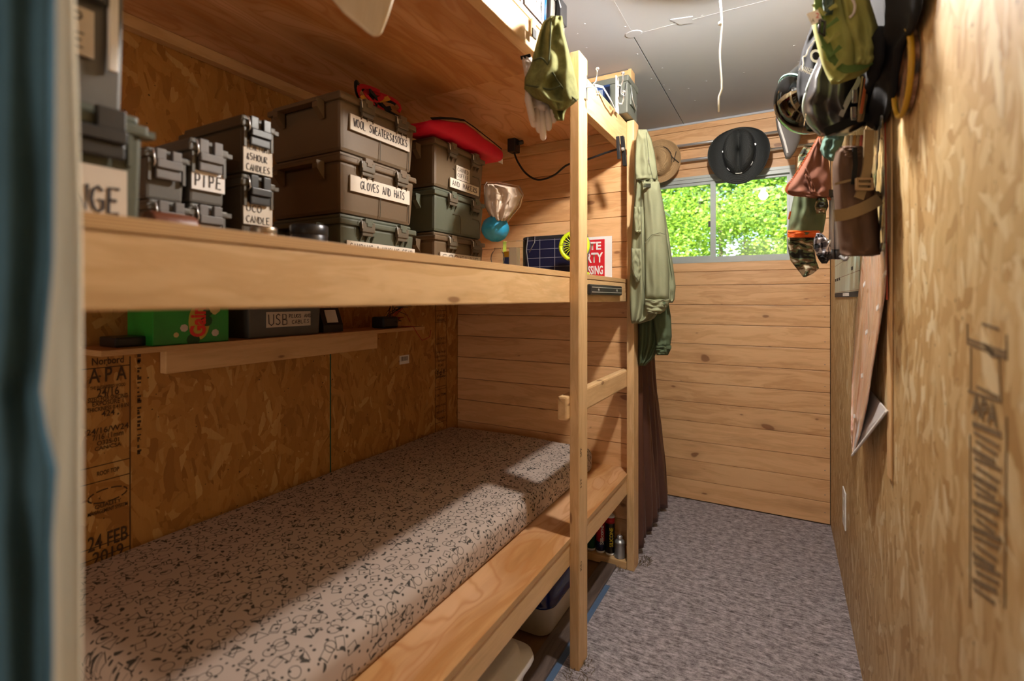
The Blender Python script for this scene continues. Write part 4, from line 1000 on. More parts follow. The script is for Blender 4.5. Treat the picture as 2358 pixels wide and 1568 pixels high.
# ================================================================ shelf things
def gain():
    t = thing('laundry_box', (-1.68, 1.1, zs), 'bright green laundry box marked Gain on the narrow wall shelf', 'box')
    y0, y1 = aX(352, 0, -1.62).y, aX(527, 0, -1.62).y
    MB().box((-1.77, y0, zs+.0005), (-1.62, y1, zs+.135), bev=.003).build('carton', plain('green_carton', (.02, .30, .035), .35, nsc=9, var=.5), t)
    yc = y0+(y1-y0)*.58
    typed('Gain', (-1.6195, yc+.02, zs+.020), (0, 0, 1), (0, -1, 0), .050, .095, plain('red_print', (.75, .03, .02), .4), t, 'lettering', .04)
    MB().lathe([(.0, .0006), (.035, .0006), (.036, 0)], (-1.6198, yc, zs+.068), (1, 0, 0), 20, sx=.9, sy=1.6).build('yellow_burst', plain('yellow_print', (.55, .42, .05), .4), t)
    for i, (f, z, r) in enumerate([(.78, .11, .022), (.38, .05, .012), (.28, .03, .008), (.8, .03, .012)]):
        MB().lathe([(.0, .0006), (r*.5, .0007), (r, .0004), (r, 0)], (-1.6197, y0+(y1-y0)*f, zs+z), (1, 0, 0), 7).build('flower_print', plain('cream_print', (.6, .5, .2), .4) if i % 2 == 0 else M['label'], t)
    for i, (f, z, r) in enumerate([(.68, .07, .018), (.7, .10, .016), (.5, .012, .02)]):
        MB().lathe([(.0, .0006), (r, .0005), (r, 0)], (-1.6197, y0+(y1-y0)*f, zs+z), (1, 0, 0), 10).build('leaf_print', plain('dark_leaf_print', (.01, .08, .015), .4), t)
gain()
y0, y1 = aX(572, 0, -1.63).y, aX(738, 0, -1.63).y
t = thing('cable_box', (-1.7, (y0+y1)/2, zs), 'grey box labelled USB PLUGS AND CABLES on the narrow wall shelf', 'box')
MB().box((-1.79, y0, zs+.0005), (-1.63, y1, zs+.12), taper=.97, bev=.006).build('tub', M['can_dark'] if False else plain('slate_plastic', (.10, .105, .10), .5), t)
lb = MB().box((-1.630, y0+(y1-y0)*.22, zs+.036), (-1.6285, y0+(y1-y0)*.84, zs+.092)).build('label', M['label'], t)
hand('USB', (-1.6283, y0+(y1-y0)*.24, zs+.044), (0, 1, 0), (0, 0, 1), .040, .085, M['ink'], lb, th=.08)
hand('PLUGS AND', (-1.6283, y0+(y1-y0)*.52, zs+.068), (0, 1, 0), (0, 0, 1), .014, .10, M['ink'], lb, th=.12); hand('CABLES', (-1.6283, y0+(y1-y0)*.56, zs+.046), (0, 1, 0), (0, 0, 1), .014, .08, M['ink'], lb, th=.12)
y0, y1 = aX(745, 0, -1.66).y, aX(790, 0, -1.66).y
t = thing('timer_dial', (-1.7, (y0+y1)/2, zs), 'black plug-in timer with a white face on the narrow wall shelf', 'timer')
MB().prism([(-1.74, y0, zs+.0005), (-1.66, y0, zs+.0005), (-1.66, y0, zs+.03), (-1.69, y0, zs+.10), (-1.74, y0, zs+.10)], (0, y1-y0, 0)).build('housing', M['blk'], t)
MB().obox((-1.674, (y0+y1)/2, zs+.066), (0, (y1-y0)*.28, 0), (-.010, 0, .026), (.0015, 0, .0006)).build('face', M['label_w'], t)
t = thing('power_adapter', (-1.68, aX(890, 0, -1.68).y, zs), 'tangle of black adapter and thin red and black wires at the shelf end', 'adapter')
c = Vector(t.location); MB().box((c.x-.04, c.y-.06, zs+.0005), (c.x+.04, c.y+.04, zs+.055), bev=.01).build('adapter_body', M['blk'], t)
rr = random.Random(4)
for k in range(6):
    pts = [Vector((c.x+rr.uniform(-.03, .03), c.y+rr.uniform(-.05, .03), zs+.05))]
    for j in range(6): pts.append(Vector((c.x+rr.uniform(-.04, .05), c.y+rr.uniform(-.03, .10)+j*.012, zs+rr.uniform(.006, .11))))
    MB().tube(pts, .0018, 5).build('wire', M['blk'] if k % 2 else plain('red_wire', (.4, .01, .01), .4), t, True)
MB().tube([(-1.66, 1.88, zs+.005), (-1.598, 1.90, zs+.002), (-1.592, 1.92, zs-.03), (-1.60, 1.97, zs-.07), (-1.592, 2.02, zs-.055), (-1.6, 2.04, zs-.02)], .0018, 5).build('wire', plain('red_wire', (.4, .01, .01), .4), t, True)
t = MB().box((-1.76, aX(250, 0, -1.7).y, zs+.0005), (-1.66, aX(330, 0, -1.7).y, zs+.03), bev=.006).build('flat_case', M['blk'], None); tag(t, 'low black case lying left of the green laundry box', 'case')

# ================================================================ under the lowest bunk
M['tub'] = plain('beige_plastic', (.55, .48, .37), .4, var=.04); M['blue_lid'] = plain('deep_blue_plastic', (.006, .018, .13), .12, var=.1, coat=.5)
def rrect(x0, x1, y0, y1, r, z, n=5):
    pts = []
    for cx, cy, a0 in ((x1-r, y1-r, 0), (x0+r, y1-r, 90), (x0+r, y0+r, 180), (x1-r, y0+r, 270)):
        for k in range(n+1):
            a = math.radians(a0+90*k/n); pts.append((cx+r*math.cos(a), cy+r*math.sin(a), z))
    return pts
t = thing('litter_box', (-1.0, 2.0, 0), 'beige plastic bin with a glossy domed blue lid under the lowest bunk', 'bin')
x0, x1, y0, y1 = -1.16, -.815, 1.79, 2.24
b = MB(); b.grid([rrect(x0+.03, x1-.03, y0+.03, y1-.03, .05, .0), rrect(x0+.02, x1-.02, y0+.02, y1-.02, .055, .006), rrect(x0+.004, x1-.004, y0+.004, y1-.004, .06, .115), rrect(x0, x1, y0, y1, .06, .13)], closed=True); b.build('tub', M['tub'], t, True, bev=.002)
b = MB(); rows = [rrect(x0-.006, x1+.006, y0-.006, y1+.006, .064, .131), rrect(x0-.008, x1+.008, y0-.008, y1+.008, .066, .14)]
for k in range(0, 8):
    a = k/8*math.pi/2; s = .17*(1-math.cos(a)); rows.append(rrect(x0-.004+s*.8, x1+.004-s*.8, y0-.004+s, y1+.004-s, max(.01, .064-s*.2), .142+.15*math.sin(a)))
b.grid(rows, closed=True); b.build('lid', M['blue_lid'], t, True)
t = thing('storage_tote', (-1.0, 1.3, 0), 'low white tub with a rounded lid nearest the viewer under the lowest bunk', 'bin')
x0, x1, y0, y1 = -1.24, -.765, .95, 1.585
b = MB(); b.grid([rrect(x0+.04, x1-.04, y0+.04, y1-.04, .04, .0), rrect(x0+.015, x1-.015, y0+.015, y1-.015, .05, .11)], closed=True); b.build('tub', M['white'], t, True, bev=.002)
b = MB(); b.grid([rrect(x0, x1, y0, y1, .06, .108), rrect(x0-.004, x1+.004, y0-.004, y1+.004, .06, .118), rrect(x0, x1, y0, y1, .06, .135), rrect(x0+.03, x1-.03, y0+.03, y1-.03, .06, .14), rrect(x0+.04, x1-.04, y0+.04, y1-.04, .05, .165), rrect(x0+.055, x1-.055, y0+.055, y1-.055, .05, .17)], closed=True); b.build('lid', M['white'], t, True)
MB().box((x0+.08, y0+.08, .1702), (x1-.12, y1-.12, .176), bev=.004).build('lid_panel', plain('grey_green_plastic', (.34, .35, .28), .4), t)
# caulk tubes and can on the floor plate
def caulk(u, col, label, txt=None, tcol='white', band=None, y=2.522):
    p = aY(u, 1270, y); t = thing('caulk_tube', (p.x, y, .038), label, 'tube')
    MB().lathe([(.022, .0), (.024, .002), (.024, .012)], (p.x, y, .0385), seg=20).build('base_cap', M['white'], t, True)
    MB().lathe([(.0235, .012), (.0235, .195)], (p.x, y, .0385), seg=24).build('barrel', plain('tube_print', col, .4, var=.03), t, True)
    MB().lathe([(.0238, .195), (.0238, .205), (.008, .212), (.005, .25), (.003, .29)], (p.x, y, .0385), seg=16).build('nozzle', M['white'], t, True)
    if band: MB().lathe([(.0238, band[0]), (.0238, band[1])], (p.x, y, .0385), seg=24).build('band', plain('band_print', band[2], .4), t, True)
    if txt:
        n = Vector((p.x, y-.0, 0)); d = Vector((sn*.6+.25, -cs, 0)).normalized(); r = Vector((-d.y, d.x, 0))
        if r.x < 0: r = -r
        typed(txt, Vector((p.x, y, .085))+d*.0242+r*.010, (0, 0, 1), -r, .020, .10, M[tcol], t, 'lettering', .02)
M['yel'] = plain('yellow_print_ink', (.75, .6, .02), .5, bump=0)
caulk(1361, (.01, .10, .05), 'green and white caulk tube standing furthest left on the floor plate')
caulk(1383, (.55, .015, .03), 'red and white caulk tube reading Silicone', 'Silicone', 'white', (.012, .06, (.02, .025, .09)))
caulk(1405, (.012, .012, .014), 'black caulk tube reading SILICONE in yellow', 'SILICONE', 'yel', (.165, .195, (.5, .015, .02)))
p = aY(1427, 1280, 2.515); t = thing('metal_can', (p.x, 2.515, .038), 'small grey metal can with a round cap by the far post', 'can')
MB().lathe([(.026, 0), (.028, .001), (.028, .004), (.0265, .006), (.0265, .075), (.028, .078), (.026, .082), (.018, .090), (.010, .094)], (p.x, 2.515, .0385), seg=28).build('body', M['tinm'] if False else plain('galvanised_can', (.42, .43, .44), .35, .7), t, True)
MB().lathe([(.012, .092), (.014, .094), (.014, .106), (.008, .112), (.001, .113)], (p.x, 2.515, .0385), seg=20).build('cap', M['chrome'], t, True)

# ================================================================ top bunk things
zz = zu+.0005
def tall_box(y0, y1, h, col, label, txt, xf=-.712):
    t = thing('storage_can', (xf-.14, (y0+y1)/2, zz), label, 'storage box')
    MB().box((xf-.28, y0, zz), (xf, y1, zz+h), taper=.95, bev=.006).build('body', M['can_'+col] if col != 'mauve' else plain('mauve_grey_plastic', (.22, .20, .21), .5), t)
    MB().box((xf-.284, y0-.004, zz+h), (xf+.004, y1+.004, zz+h+.03), bev=.006).build('lid', M['can_grey'], t)
    yc = (y0+y1)/2; lo = MB().box((xf+.002, yc-.03, zz+h-.07), (xf+.02, yc+.03, zz+h+.01), bev=.004).build('latch', M['blk'], t)
    MB().tube([(xf+.012, yc-.034, zz+h+.01), (xf+.022, yc-.034, zz+h-.03)], .002, 6).build('wire', M['chrome'], lo, True)
    lb = MB().box((xf-.002, y0+.02, zz+h*.15), (xf+.0006, y1-.02, zz+h*.6)).build('label', M['label_w'], t)
    hand(txt, (xf+.0008, y0+.03, zz+h*.36), (0, 1, 0), (0, 0, 1), .022, y1-y0-.06, M['ink'], lb, th=.12)
tall_box(1.36, 1.55, .19, 'mauve', 'grey box with a white label on the top bunk above the green towel', 'FIRE')
tall_box(1.58, 1.712, .16, 'grey', 'grey box with a black latch on the top bunk beside the near post', 'LIGHTS')
MB_c = MB().tube([(-.70, 1.50, zz+.005), (-.698, 1.502, zz+.10), (-.705, 1.50, zz+.23), (-.74, 1.49, zz+.262)], .0038, 8); tag(MB_c.build('blue_cable', plain('blue_cable_skin', (.01, .16, .6), .35), None, True), 'bright blue cable running up in front of the grey box on the top bunk', 'cable')
# ammunition-style steel can over the far post
t = thing('steel_can', (-.76, 2.46, H+.905), 'grey-green steel can with hinged latches on the top bunk by the far post', 'box')
X1, Ya, Yb_, Z0, Z1 = -.665, 2.375, 2.55, H+.9055, H+1.088
M['steel'] = plain('grey_green_steel', (.13, .14, .12), .42, .15, nsc=8)
MB().box((X1-.19, Ya, Z0), (X1, Yb_, Z1-.028), bev=.006).build('body', M['steel'], t)
MB().box((X1-.196, Ya-.006, Z1-.030), (X1+.006, Yb_+.006, Z1), bev=.006).build('lid', M['lid_dark'] if False else M['steel'], t)
lo = MB().box((X1, Ya+.035, Z0+.05), (X1+.008, Yb_-.045, Z1-.035), bev=.003).build('latch', M['steel'], t)
MB().tube([(X1+.010, Ya+.03, Z1-.05), (X1+.014, Ya+.03, Z0+.08), (X1+.014, Ya+.10, Z0+.04), (X1+.010, Ya+.13, Z0+.075)], .0028, 6).build('wire', M['chrome'], lo, True)
MB().tube([(X1-.03, Ya-.004, Z1-.035), (X1-.03, Ya-.016, Z0+.09), (X1-.008, Ya-.016, Z0+.075), (X1-.004, Ya-.004, Z1-.04)], .003, 6).build('bail', M['chrome'], t, True)
MB().box((X1-.10, Ya-.0015, Z0+.02), (X1-.05, Ya-.0002, Z1-.04)).build('rib', M['steel'], t)
tag(MB().box((-.80, 2.44, Z1+.0005), (-.70, 2.53, Z1+.036), bev=.004).build('wood_block', M['lum_x'], None), 'small wood block resting on top of the steel can', 'block')
# blue booklet standing on rail
t = thing('booklet', aD(1378, 190, 2.12), 'dark blue card packet propped on the top rail beside the steel can', 'packet')
MB().box((-.86, 2.345, zz), (-.745, 2.352, zz+.15)).build('card', plain('navy_card', (.02, .05, .17), .35), t); MB().box((-.83, 2.3435, zz+.06), (-.78, 2.3448, zz+.13)).build('print_patch', plain('grey_blue_print', (.2, .25, .35), .4), t)
# hook rack hooks
def hook(name, c, label, plate, s=1.0, nrm=(1, 0, 0)):
    t = thing(name, c, label, 'hook'); c = Vector(c); n = Vector(nrm).normalized(); sd_ = n.cross(Vector((0, 0, 1))).normalized()
    MB().obox(c+n*.003, n*.003, sd_*.011*s, Vector((0, 0, .045*s)), bev=.001).build('plate', plate, t)
    for sgn, L in ((1, .06), (-1, .035)):
        b = MB(); b.tube([c+n*.004+Vector((0, 0, .0)), c+n*.03*s+Vector((0, 0, .002*sgn)), c+n*.045*s+Vector((0, 0, sgn*.012*s)), c+n*.05*s+Vector((0, 0, sgn*L*s))], .0035*s, 8)
        b.build('prong', M['chrome'], t, True)
        MB().lathe([(.0, -.006*s), (.005*s, -.004*s), (.0068*s, 0), (.005*s, .004*s), (.0, .006*s)], c+n*.05*s+Vector((0, 0, sgn*L*s)), seg=12).build('ball_end', M['chrome'], t, True)
hook('coat_hook', (BX, 1.775, H+.80), 'chrome double coat hook on the near bunk post', M['chrome'], 1.0)
t = thing('hook_strip', (-.69, 2.28, H+.9), 'white hook strip with chrome ball hooks hung on the top rail', 'hook')
MB().obox((-.685, 2.27, H+.955), (.002, 0, 0), (0, .022, 0), (0, 0, .085), bev=.001).build('plate', M['white'], t)
MB().ribbon([(-.698, 2.25, H+.875), (-.672, 2.19, H+.858), (-.664, 2.10, H+.868), (-.672, 2.02, H+.895), (-.697, 1.99, H+.897)], .012, .003, (1, 0, .3)).build('bent_arm', M['white'], t)
for z, y in ((1.00, 2.262), (.92, 2.275)):
    MB().tube([(-.683, y, H+z), (-.66, y-.01, H+z-.012), (-.648, y-.03, H+z), (-.645, y-.035, H+z+.028)], .0035, 8).build('prong', M['chrome'], t, True)
    MB().lathe([(.0, -.008), (.0065, -.005), (.009, 0), (.0065, .005), (.0, .008)], (-.645, y-.035, H+z+.032), seg=12).build('ball_end', M['chrome'], t, True)
# gooseneck clip lamp: head under the deck, arm, clamp on the rail end
t = thing('clip_lamp', (-1.2, 2.45, H+.8), 'black gooseneck clip light slung below the top deck', 'lamp')
YG = 2.40
MB().box(aY(1174, 322, YG)-Vector((0, .03, 0)), aY(1192, 350, YG)+Vector((0, .03, 0)), bev=.006).build('head', M['blk'], t)
MB().tube([aY(1190, 330, YG), aY(1204, 327, YG)], .012, 10).build('knob', M['blk'], t, True)
def spl(pts, n=6):
    pts = [Vector(p) for p in pts]; out = []
    for i in range(len(pts)-1):
        p0, p1, p2, p3 = pts[max(i-1, 0)], pts[i], pts[i+1], pts[min(i+2, len(pts)-1)]
        for k in range(n):
            s = k/n; out.append(.5*((2*p1)+(p2-p0)*s+(2*p0-5*p1+4*p2-p3)*s*s+(3*p1-p0-3*p2+p3)*s**3))
    return out+[pts[-1]]
MB().tube(spl([aY(1183, 348, YG), aY(1192, 372, YG), aY(1212, 400, YG), aY(1240, 414, YG-.02), aY(1275, 404, YG-.04), aY(1306, 380, YG-.06), aY(1350, 368, YG-.08), aY(1395, 352, YG-.1), aX(1420, 344, -.69)]), .0055, 8).build('gooseneck', M['blk'], t, True)
b = MB(); c = aX(1424, 340, -.675)
b.obox(c+Vector((0, 0, .0)), (.006, 0, 0), Vector((.0, .010, .004)), Vector((0, -.012, .05)), bev=.002); b.build('jaw', M['blk'], t)
MB().obox(c+Vector((.01, .05, -.005)), (.006, 0, 0), Vector((.0, .009, .0)), Vector((.0, .022, -.062)), bev=.002).build('jaw', M['blk'], t)
MB().lathe([(.0, .01), (.008, .01), (.009, 0)], c+Vector((.008, .03, .0)), (1, 0, 0), 12).build('pivot', M['chrome'], t)

# green towel and gloves hanging from the top rail
M['towel'] = fabric('moss_green_fleece', (.16, .165, .06), var=.5, weave=350, blot=55)
M['towel_hem'] = fabric('towel_hem', (.07, .08, .04))
cl = thing('metal_clip', aX(1228, 66, -.69), 'silver clip fixed to the top rail holding the green towel', 'clip')
b = MB(); b.obox(aX(1228, 62, -.690), (.004, 0, 0), (0, .010, 0), (0, 0, .024), bev=.001); b.build('jaw', M['chrome'], cl); MB().obox(aX(1230, 78, -.682), (.003, 0, 0), (0, .012, 0), (0, 0, .014), bev=.001).build('spring', M['blk'], cl)
tw = thing('towel', aD(1275, 160, 1.50), 'moss green towel hanging from the top rail in front of the near post', 'towel')
DT = 1.51
drape('front_fall', M['towel'], tw, [(36, 1268, 1294), (50, 1250, 1296), (80, 1240, 1300), (110, 1232, 1308), (150, 1222, 1318), (180, 1208, 1326), (205, 1207, 1330), (228, 1232, 1334), (240, 1262, 1320), (255, 1280, 1300)], DT, .045, 2, .010, seed=1.1, nc=50, nr=60, skew=.6, noise_amp=.016)
drape('rear_fall', M['towel'], tw, [(150, 1250, 1300), (200, 1252, 1310), (235, 1260, 1312), (262, 1270, 1300), (278, 1282, 1298)], DT+.03, .03, 2, .010, seed=3)
TR = [(36, 1268, 1294), (50, 1250, 1296), (80, 1240, 1300), (110, 1232, 1308), (150, 1222, 1318), (180, 1208, 1326), (205, 1207, 1330), (228, 1232, 1334), (240, 1262, 1320), (255, 1280, 1300)]
def hug(rows, u, v, D, th):
    k = max(i for i in range(len(rows)-1) if rows[i][0] <= v or i == 0); a, c = rows[k], rows[k+1]; f = max(0, min(1, (v-a[0])/(c[0]-a[0])))
    l, r_ = a[1]+(c[1]-a[1])*f, a[2]+(c[2]-a[2])*f; q = max(0, min(1, (u-l)/(r_-l)))
    return aD(u, v, D-th*(max(0, 1-abs(2*q-1)**2.6))**.5-.010)
b = MB()
for pts in [[(1228, 140), (1246, 134), (1262, 150), (1284, 186), (1304, 212), (1328, 232)], [(1268, 46), (1267, 90), (1263, 150)], [(1212, 196), (1240, 201), (1268, 206), (1290, 198)]]:
    b.tube([hug(TR, q.x, q.y, DT, .045) for q in [Vector((p.x, p.y, 0)) for p in spl([(u, v, 0) for u, v in pts], 5)]], .0026, 6)
b.build('hem', M['towel_hem'], tw, True)
gl = thing('work_glove', aD(1245, 230, 1.53), 'pair of pale work gloves hanging fingers down behind the green towel', 'gloves')
M['glove'] = fabric('pale_knit', (.66, .58, .54), var=.08)
drape('cuff', M['glove'], gl, [(128, 1200, 1222), (150, 1204, 1232), (175, 1208, 1246)], DT+.035, .018, 1, .003)
MB().ribbon([aD(1199, 134, DT+.02), aD(1222, 128, DT+.02)], .010, .003, (sn, -cs, 0)).build('cuff_hem', M['blk_w'], gl)
drape('palm', M['glove'], gl, [(170, 1208, 1246), (200, 1211, 1262), (235, 1213, 1272), (258, 1216, 1276)], DT+.04, .022, 2, .004)
for (a, c_) in [((1219, 240), (1230, 292)), ((1233, 245), (1242, 305)), ((1248, 250), (1251, 322)), ((1262, 250), (1264, 300)), ((1272, 245), (1275, 282))]:
    MB().tube([aD(a[0], a[1], DT+.035), aD((a[0]*2+c_[0])/3, (a[1]*2+c_[1])/3, DT+.028), aD((a[0]+2*c_[0])/3, (a[1]+2*c_[1])/3, DT+.028), aD(c_[0], c_[1]-3, DT+.034), aD(c_[0], c_[1]+2, DT+.036)], [.011, .0115, .011, .009, .003], 12).build('finger', M['glove'], gl, True)
MB().tube([aD(1216, 195, DT+.02), aD(1216, 230, DT+.0), aD(1224, 262, DT-.002), aD(1229, 280, DT+.004)], [.010, .011, .010, .004], 12).build('thumb', M['glove'], gl, True)
# hanging blade near the camera
M['paddle'] = wood('pale_paddle_wood', 2, (.62, .50, .34), (.50, .37, .22), knots=False, rough=.35)
t = thing('paddle', aD(840, 0, .98), 'pale wooden paddle blade hanging down from the top bunk', 'paddle')
drape('blade', M['paddle'], t, [(-320, 735, 910), (-260, 730, 915), (-160, 728, 935), (-60, 745, 925), (0, 765, 906), (30, 790, 897), (55, 820, 888), (76, 846, 880), (85, 860, 870)], .925, .006, 0, 0, noise_amp=0, back=1)

# ================================================================ right wall: hanging gear
hr = thing('hook_rail', (XR-.02, 2.0, H+1.12), 'wooden rail with pegs on the right wall carrying the hanging gear', 'rail')
MB().box((XR-.02, 1.0, H+1.05), (XR-.0005, 3.0, H+1.13), bev=.002).build('board', M['lum_y'], hr)
for k in range(9):
    y = 1.08+k*.22; MB().tube([(XR-.02, y, H+1.08), (XR-.075, y, H+1.095)], .008, 10).build('peg', M['lum_x'], hr, True)
stud = lum('trim_1', (XR-.006, 1.60, 0.9), (XR-.0005, 1.655, H+.9), 'z', None); stud['kind'] = 'structure'
M['leather_blk'] = plain('black_leather', (.025, .022, .026), .33, nsc=30, bump=.4, coat=.2)
M['blackcloth'] = fabric('black_cloth', (.014, .014, .016), var=.3)
M['gloss_blk'] = plain('gloss_black_shell', (.008, .009, .010), .08, var=.1, bump=0, coat=1)
M['khaki'] = fabric('khaki_nylon', (.30, .30, .095), var=.15); M['khaki_d'] = fabric('green_webbing', (.10, .17, .05))
# helmets
def shell(name, c, r, cut_dir, cut, mat, parent, sc=(1, 1, 1), solid=.006):
    bm = bmesh.new(); bmesh.ops.create_uvsphere(bm, u_segments=40, v_segments=24, radius=1)
    cd_ = Vector(cut_dir).normalized()
    bmesh.ops.delete(bm, geom=[f for f in bm.faces if f.calc_center_median().dot(cd_) > cut], context='FACES')
    for v in bm.verts: v.co = Vector((v.co.x*r*sc[0], v.co.y*r*sc[1], v.co.z*r*sc[2]))+Vector(c)
    b = MB(); b.bm.free(); b.bm = bm
    return b.build(name, mat, parent, True, solid=solid)
c1 = aD(1872, 222, 1.80)
h1 = thing('helmet', c1, 'glossy black open-face helmet with a clear curved shield on the right wall', 'helmet')
shell('shell', c1, .118, (-.75, -.15, -.6), .62, M['gloss_blk'], h1, (1, 1.12, 1.08))
shell('liner', c1, .105, (-.75, -.15, -.6), .55, M['blackcloth'], h1, (1, 1.12, 1.08), .004)
bm = bmesh.new(); bmesh.ops.create_uvsphere(bm, u_segments=40, v_segments=24, radius=1)
dv = Vector((-.7, -.2, -.65)).normalized()
bmesh.ops.delete(bm, geom=[f for f in bm.faces if f.calc_center_median().dot(dv) < .25], context='FACES')
for v in bm.verts: v.co = Vector((v.co.x*.128, v.co.y*.138, v.co.z*.132))+c1
b = MB(); b.bm.free(); b.bm = bm; b.build('face_shield', M['shield'], h1, True, solid=.002)
ring = []; ee = dv.cross(Vector((0, 0, 1))).normalized(); ff = dv.cross(ee)
for k in range(41):
    a = 2*math.pi*k/40; q = dv*.25+(ee*math.cos(a)+ff*math.sin(a))*.968; ring.append(c1+Vector((q.x*.129, q.y*.139, q.z*.133)))
MB().tube(ring, .003, 6).build('shield_rim', plain('teal_rim', (.25, .45, .42), .15), h1, True)
c2 = aD(1850, 262, 2.92)
h2 = thing('helmet', c2, 'black and grey helmet with a long pointed peak behind the shielded one', 'helmet')
shell('shell', c2, .125, (-.3, -.3, -.9), .55, M['gloss_blk'], h2)
drape('peak', M['gry'], h2, [(248, 1790, 1826), (275, 1786, 1840), (300, 1790, 1846), (325, 1798, 1842), (348, 1804, 1832), (366, 1809, 1819)], 2.84, .03, 0, 0, noise_amp=0, back=.2)
MB().ribbon(spl([aD(1790, 262, 2.81), aD(1795, 290, 2.80), aD(1806, 325, 2.80), aD(1813, 352, 2.81)], 4), .010, .003, (sn, -cs, 0)).build('white_stripe', M['white'], h2)
# black shirt with white print
t = thing('black_shirt', aD(1868, 160, 1.62), 'black garment with white printed lettering beside the shielded helmet', 'shirt')
drape('cloth', M['blackcloth'], t, [(10, 1880, 1925), (60, 1868, 1915), (85, 1858, 1910), (120, 1846, 1905), (160, 1838, 1902), (200, 1834, 1895), (240, 1840, 1880)], 1.60, .03, 2, .006, seed=2)
u1 = Vector((cs, sn, 0)); nv = Vector((sn, -cs, 0)); pr = aD(1878, 158, 1.562)
rt = (u1*-.98+Vector((0, 0, -.28))).normalized(); 
typed('HIGHWAY', aD(1882, 162, 1.558), (u1*-.95+Vector((0, 0, .30))).normalized(), (u1*-.3+Vector((0, 0, -.95))).normalized(), .020, .058, M['white'], t, 'lettering', .02)
typed('C', aD(1866, 146, 1.555), (u1+Vector((0, 0, .1))).normalized(), (Vector((0, 0, 1))-u1*.1).normalized(), .042, .03, M['white'], t, 'lettering', .03)
b = MB(); b.ribbon(spl([aD(u, v, 1.556) for u, v in [(1876, 92), (1862, 112), (1856, 128), (1849, 132), (1850, 146), (1848, 158), (1858, 166), (1874, 174)]], 4), .004, .001, nv); b.build('print_outline', M['white'], t)
# black leather bag
t = thing('leather_bag', aD(1930, 240, 1.42), 'shiny black leather bag with grey straps and buckles on the right wall', 'bag')
drape('body', M['leather_blk'], t, [(95, 1905, 1965), (135, 1884, 1980), (180, 1864, 1992), (230, 1850, 2000), (262, 1852, 2002), (290, 1868, 1995), (313, 1890, 1950)], 1.42, .07, 2, .012, seed=.4, noise_amp=.012)
MB().tube(spl([aD(u, v, 1.40) for u, v in [(1888, 138), (1868, 178), (1852, 225), (1850, 255), (1862, 285), (1888, 311)]], 5), .0032, 6).build('piping', plain('pale_piping', (.45, .52, .5), .4), t, True)
MB().ribbon(spl([aD(u, v, 1.34) for u, v in [(1990, 150), (1975, 190), (1955, 225), (1935, 268)]], 4), .012, .003, nv).build('strap', plain('grey_strap', (.32, .30, .32), .5), t)
MB().ribbon(spl([aD(u, v, 1.33) for u, v in [(1898, 305), (1940, 288), (1965, 278), (2000, 270)]], 4), .022, .003, nv).build('strap', M['blk_w'], t)
for (u, v) in [(1968, 222), (1965, 262)]: MB().obox(aD(u, v, 1.325), u1*.007, Vector((0, 0, .018)), nv*.003, bev=.002).build('buckle', plain('silver_buckle', (.5, .5, .52), .25, .8), t)
MB().ribbon([aD(1850, 262, 1.37), aD(1845, 290, 1.38), aD(1842, 306, 1.39)], .014, .002, nv).build('clear_flap', M['clear'], t)
# khaki pouch vest
t = thing('pouch_pack', aD(1945, 90, 1.25), 'khaki green webbing pouch pack at the top right of the room', 'bag')
DP = 1.25
drape('body', M['khaki'], t, [(-160, 1890, 2000), (-60, 1885, 1998), (0, 1875, 2002), (60, 1870, 2020), (110, 1882, 2030), (150, 1893, 2020), (178, 1905, 1975), (194, 1914, 1930)], DP, .05, 2, .006, seed=1)
drape('side_pocket', M['khaki'], t, [(-120, 1940, 1998), (0, 1935, 2003), (60, 1948, 2022), (105, 1965, 2029), (130, 1968, 2024), (152, 1966, 2000)], DP-.045, .03, 1, .004, seed=2)
MB().ribbon(spl([aD(u, v, DP-.058) for u, v in [(1880, -60), (1884, 10), (1888, 60), (1905, 110), (1922, 145), (1950, 160), (1990, 150), (2015, 130)]], 5), .018, .003, nv).build('binding', M['khaki_d'], t)
for k in range(5):
    v = 10+k*32; MB().ribbon([aD(1874+k*7, v, DP-.052), aD(1895+k*6, v+22, DP-.064), aD(1925+k*3, v+2, DP-.07)], .011, .003, nv).build('webbing', M['khaki_d'] if k % 2 else M['khaki'], t)
pt = MB().obox(aD(1876, 40, DP-.066), u1*.013+Vector((0, 0, .005)), Vector((0, 0, .013))-u1*.006, nv*.0015, bev=.001).build('patch', M['white'], t)
typed('A', aD(1868, 52, DP-.069), u1, (0, 0, 1), .009, .007, M['ink'], pt); typed('2', aD(1878, 42, DP-.069), u1, (0, 0, 1), .012, .008, M['signred'], pt)
MB().tube([aD(1888, 45, DP-.07), aD(1886, 75, DP-.072), aD(1898, 82, DP-.072), aD(1900, 50, DP-.07), aD(1888, 45, DP-.07)], .003, 8).build('carabiner', M['blk'], t, True)
MB().tube(spl([aD(1958, -10, DP-.085), aD(1968, 10, DP-.085), aD(1966, 30, DP-.085), aD(1957, 40, DP-.085)], 4), .003, 8).build('cord_loop', plain('pale_cord', (.55, .5, .5), .6), t, True)
drape('dark_pouch', plain('teal_cloth', (.05, .09, .08), .8), t, [(-60, 1893, 1915), (10, 1893, 1922), (35, 1900, 1917)], DP-.05, .02, 1, .003)
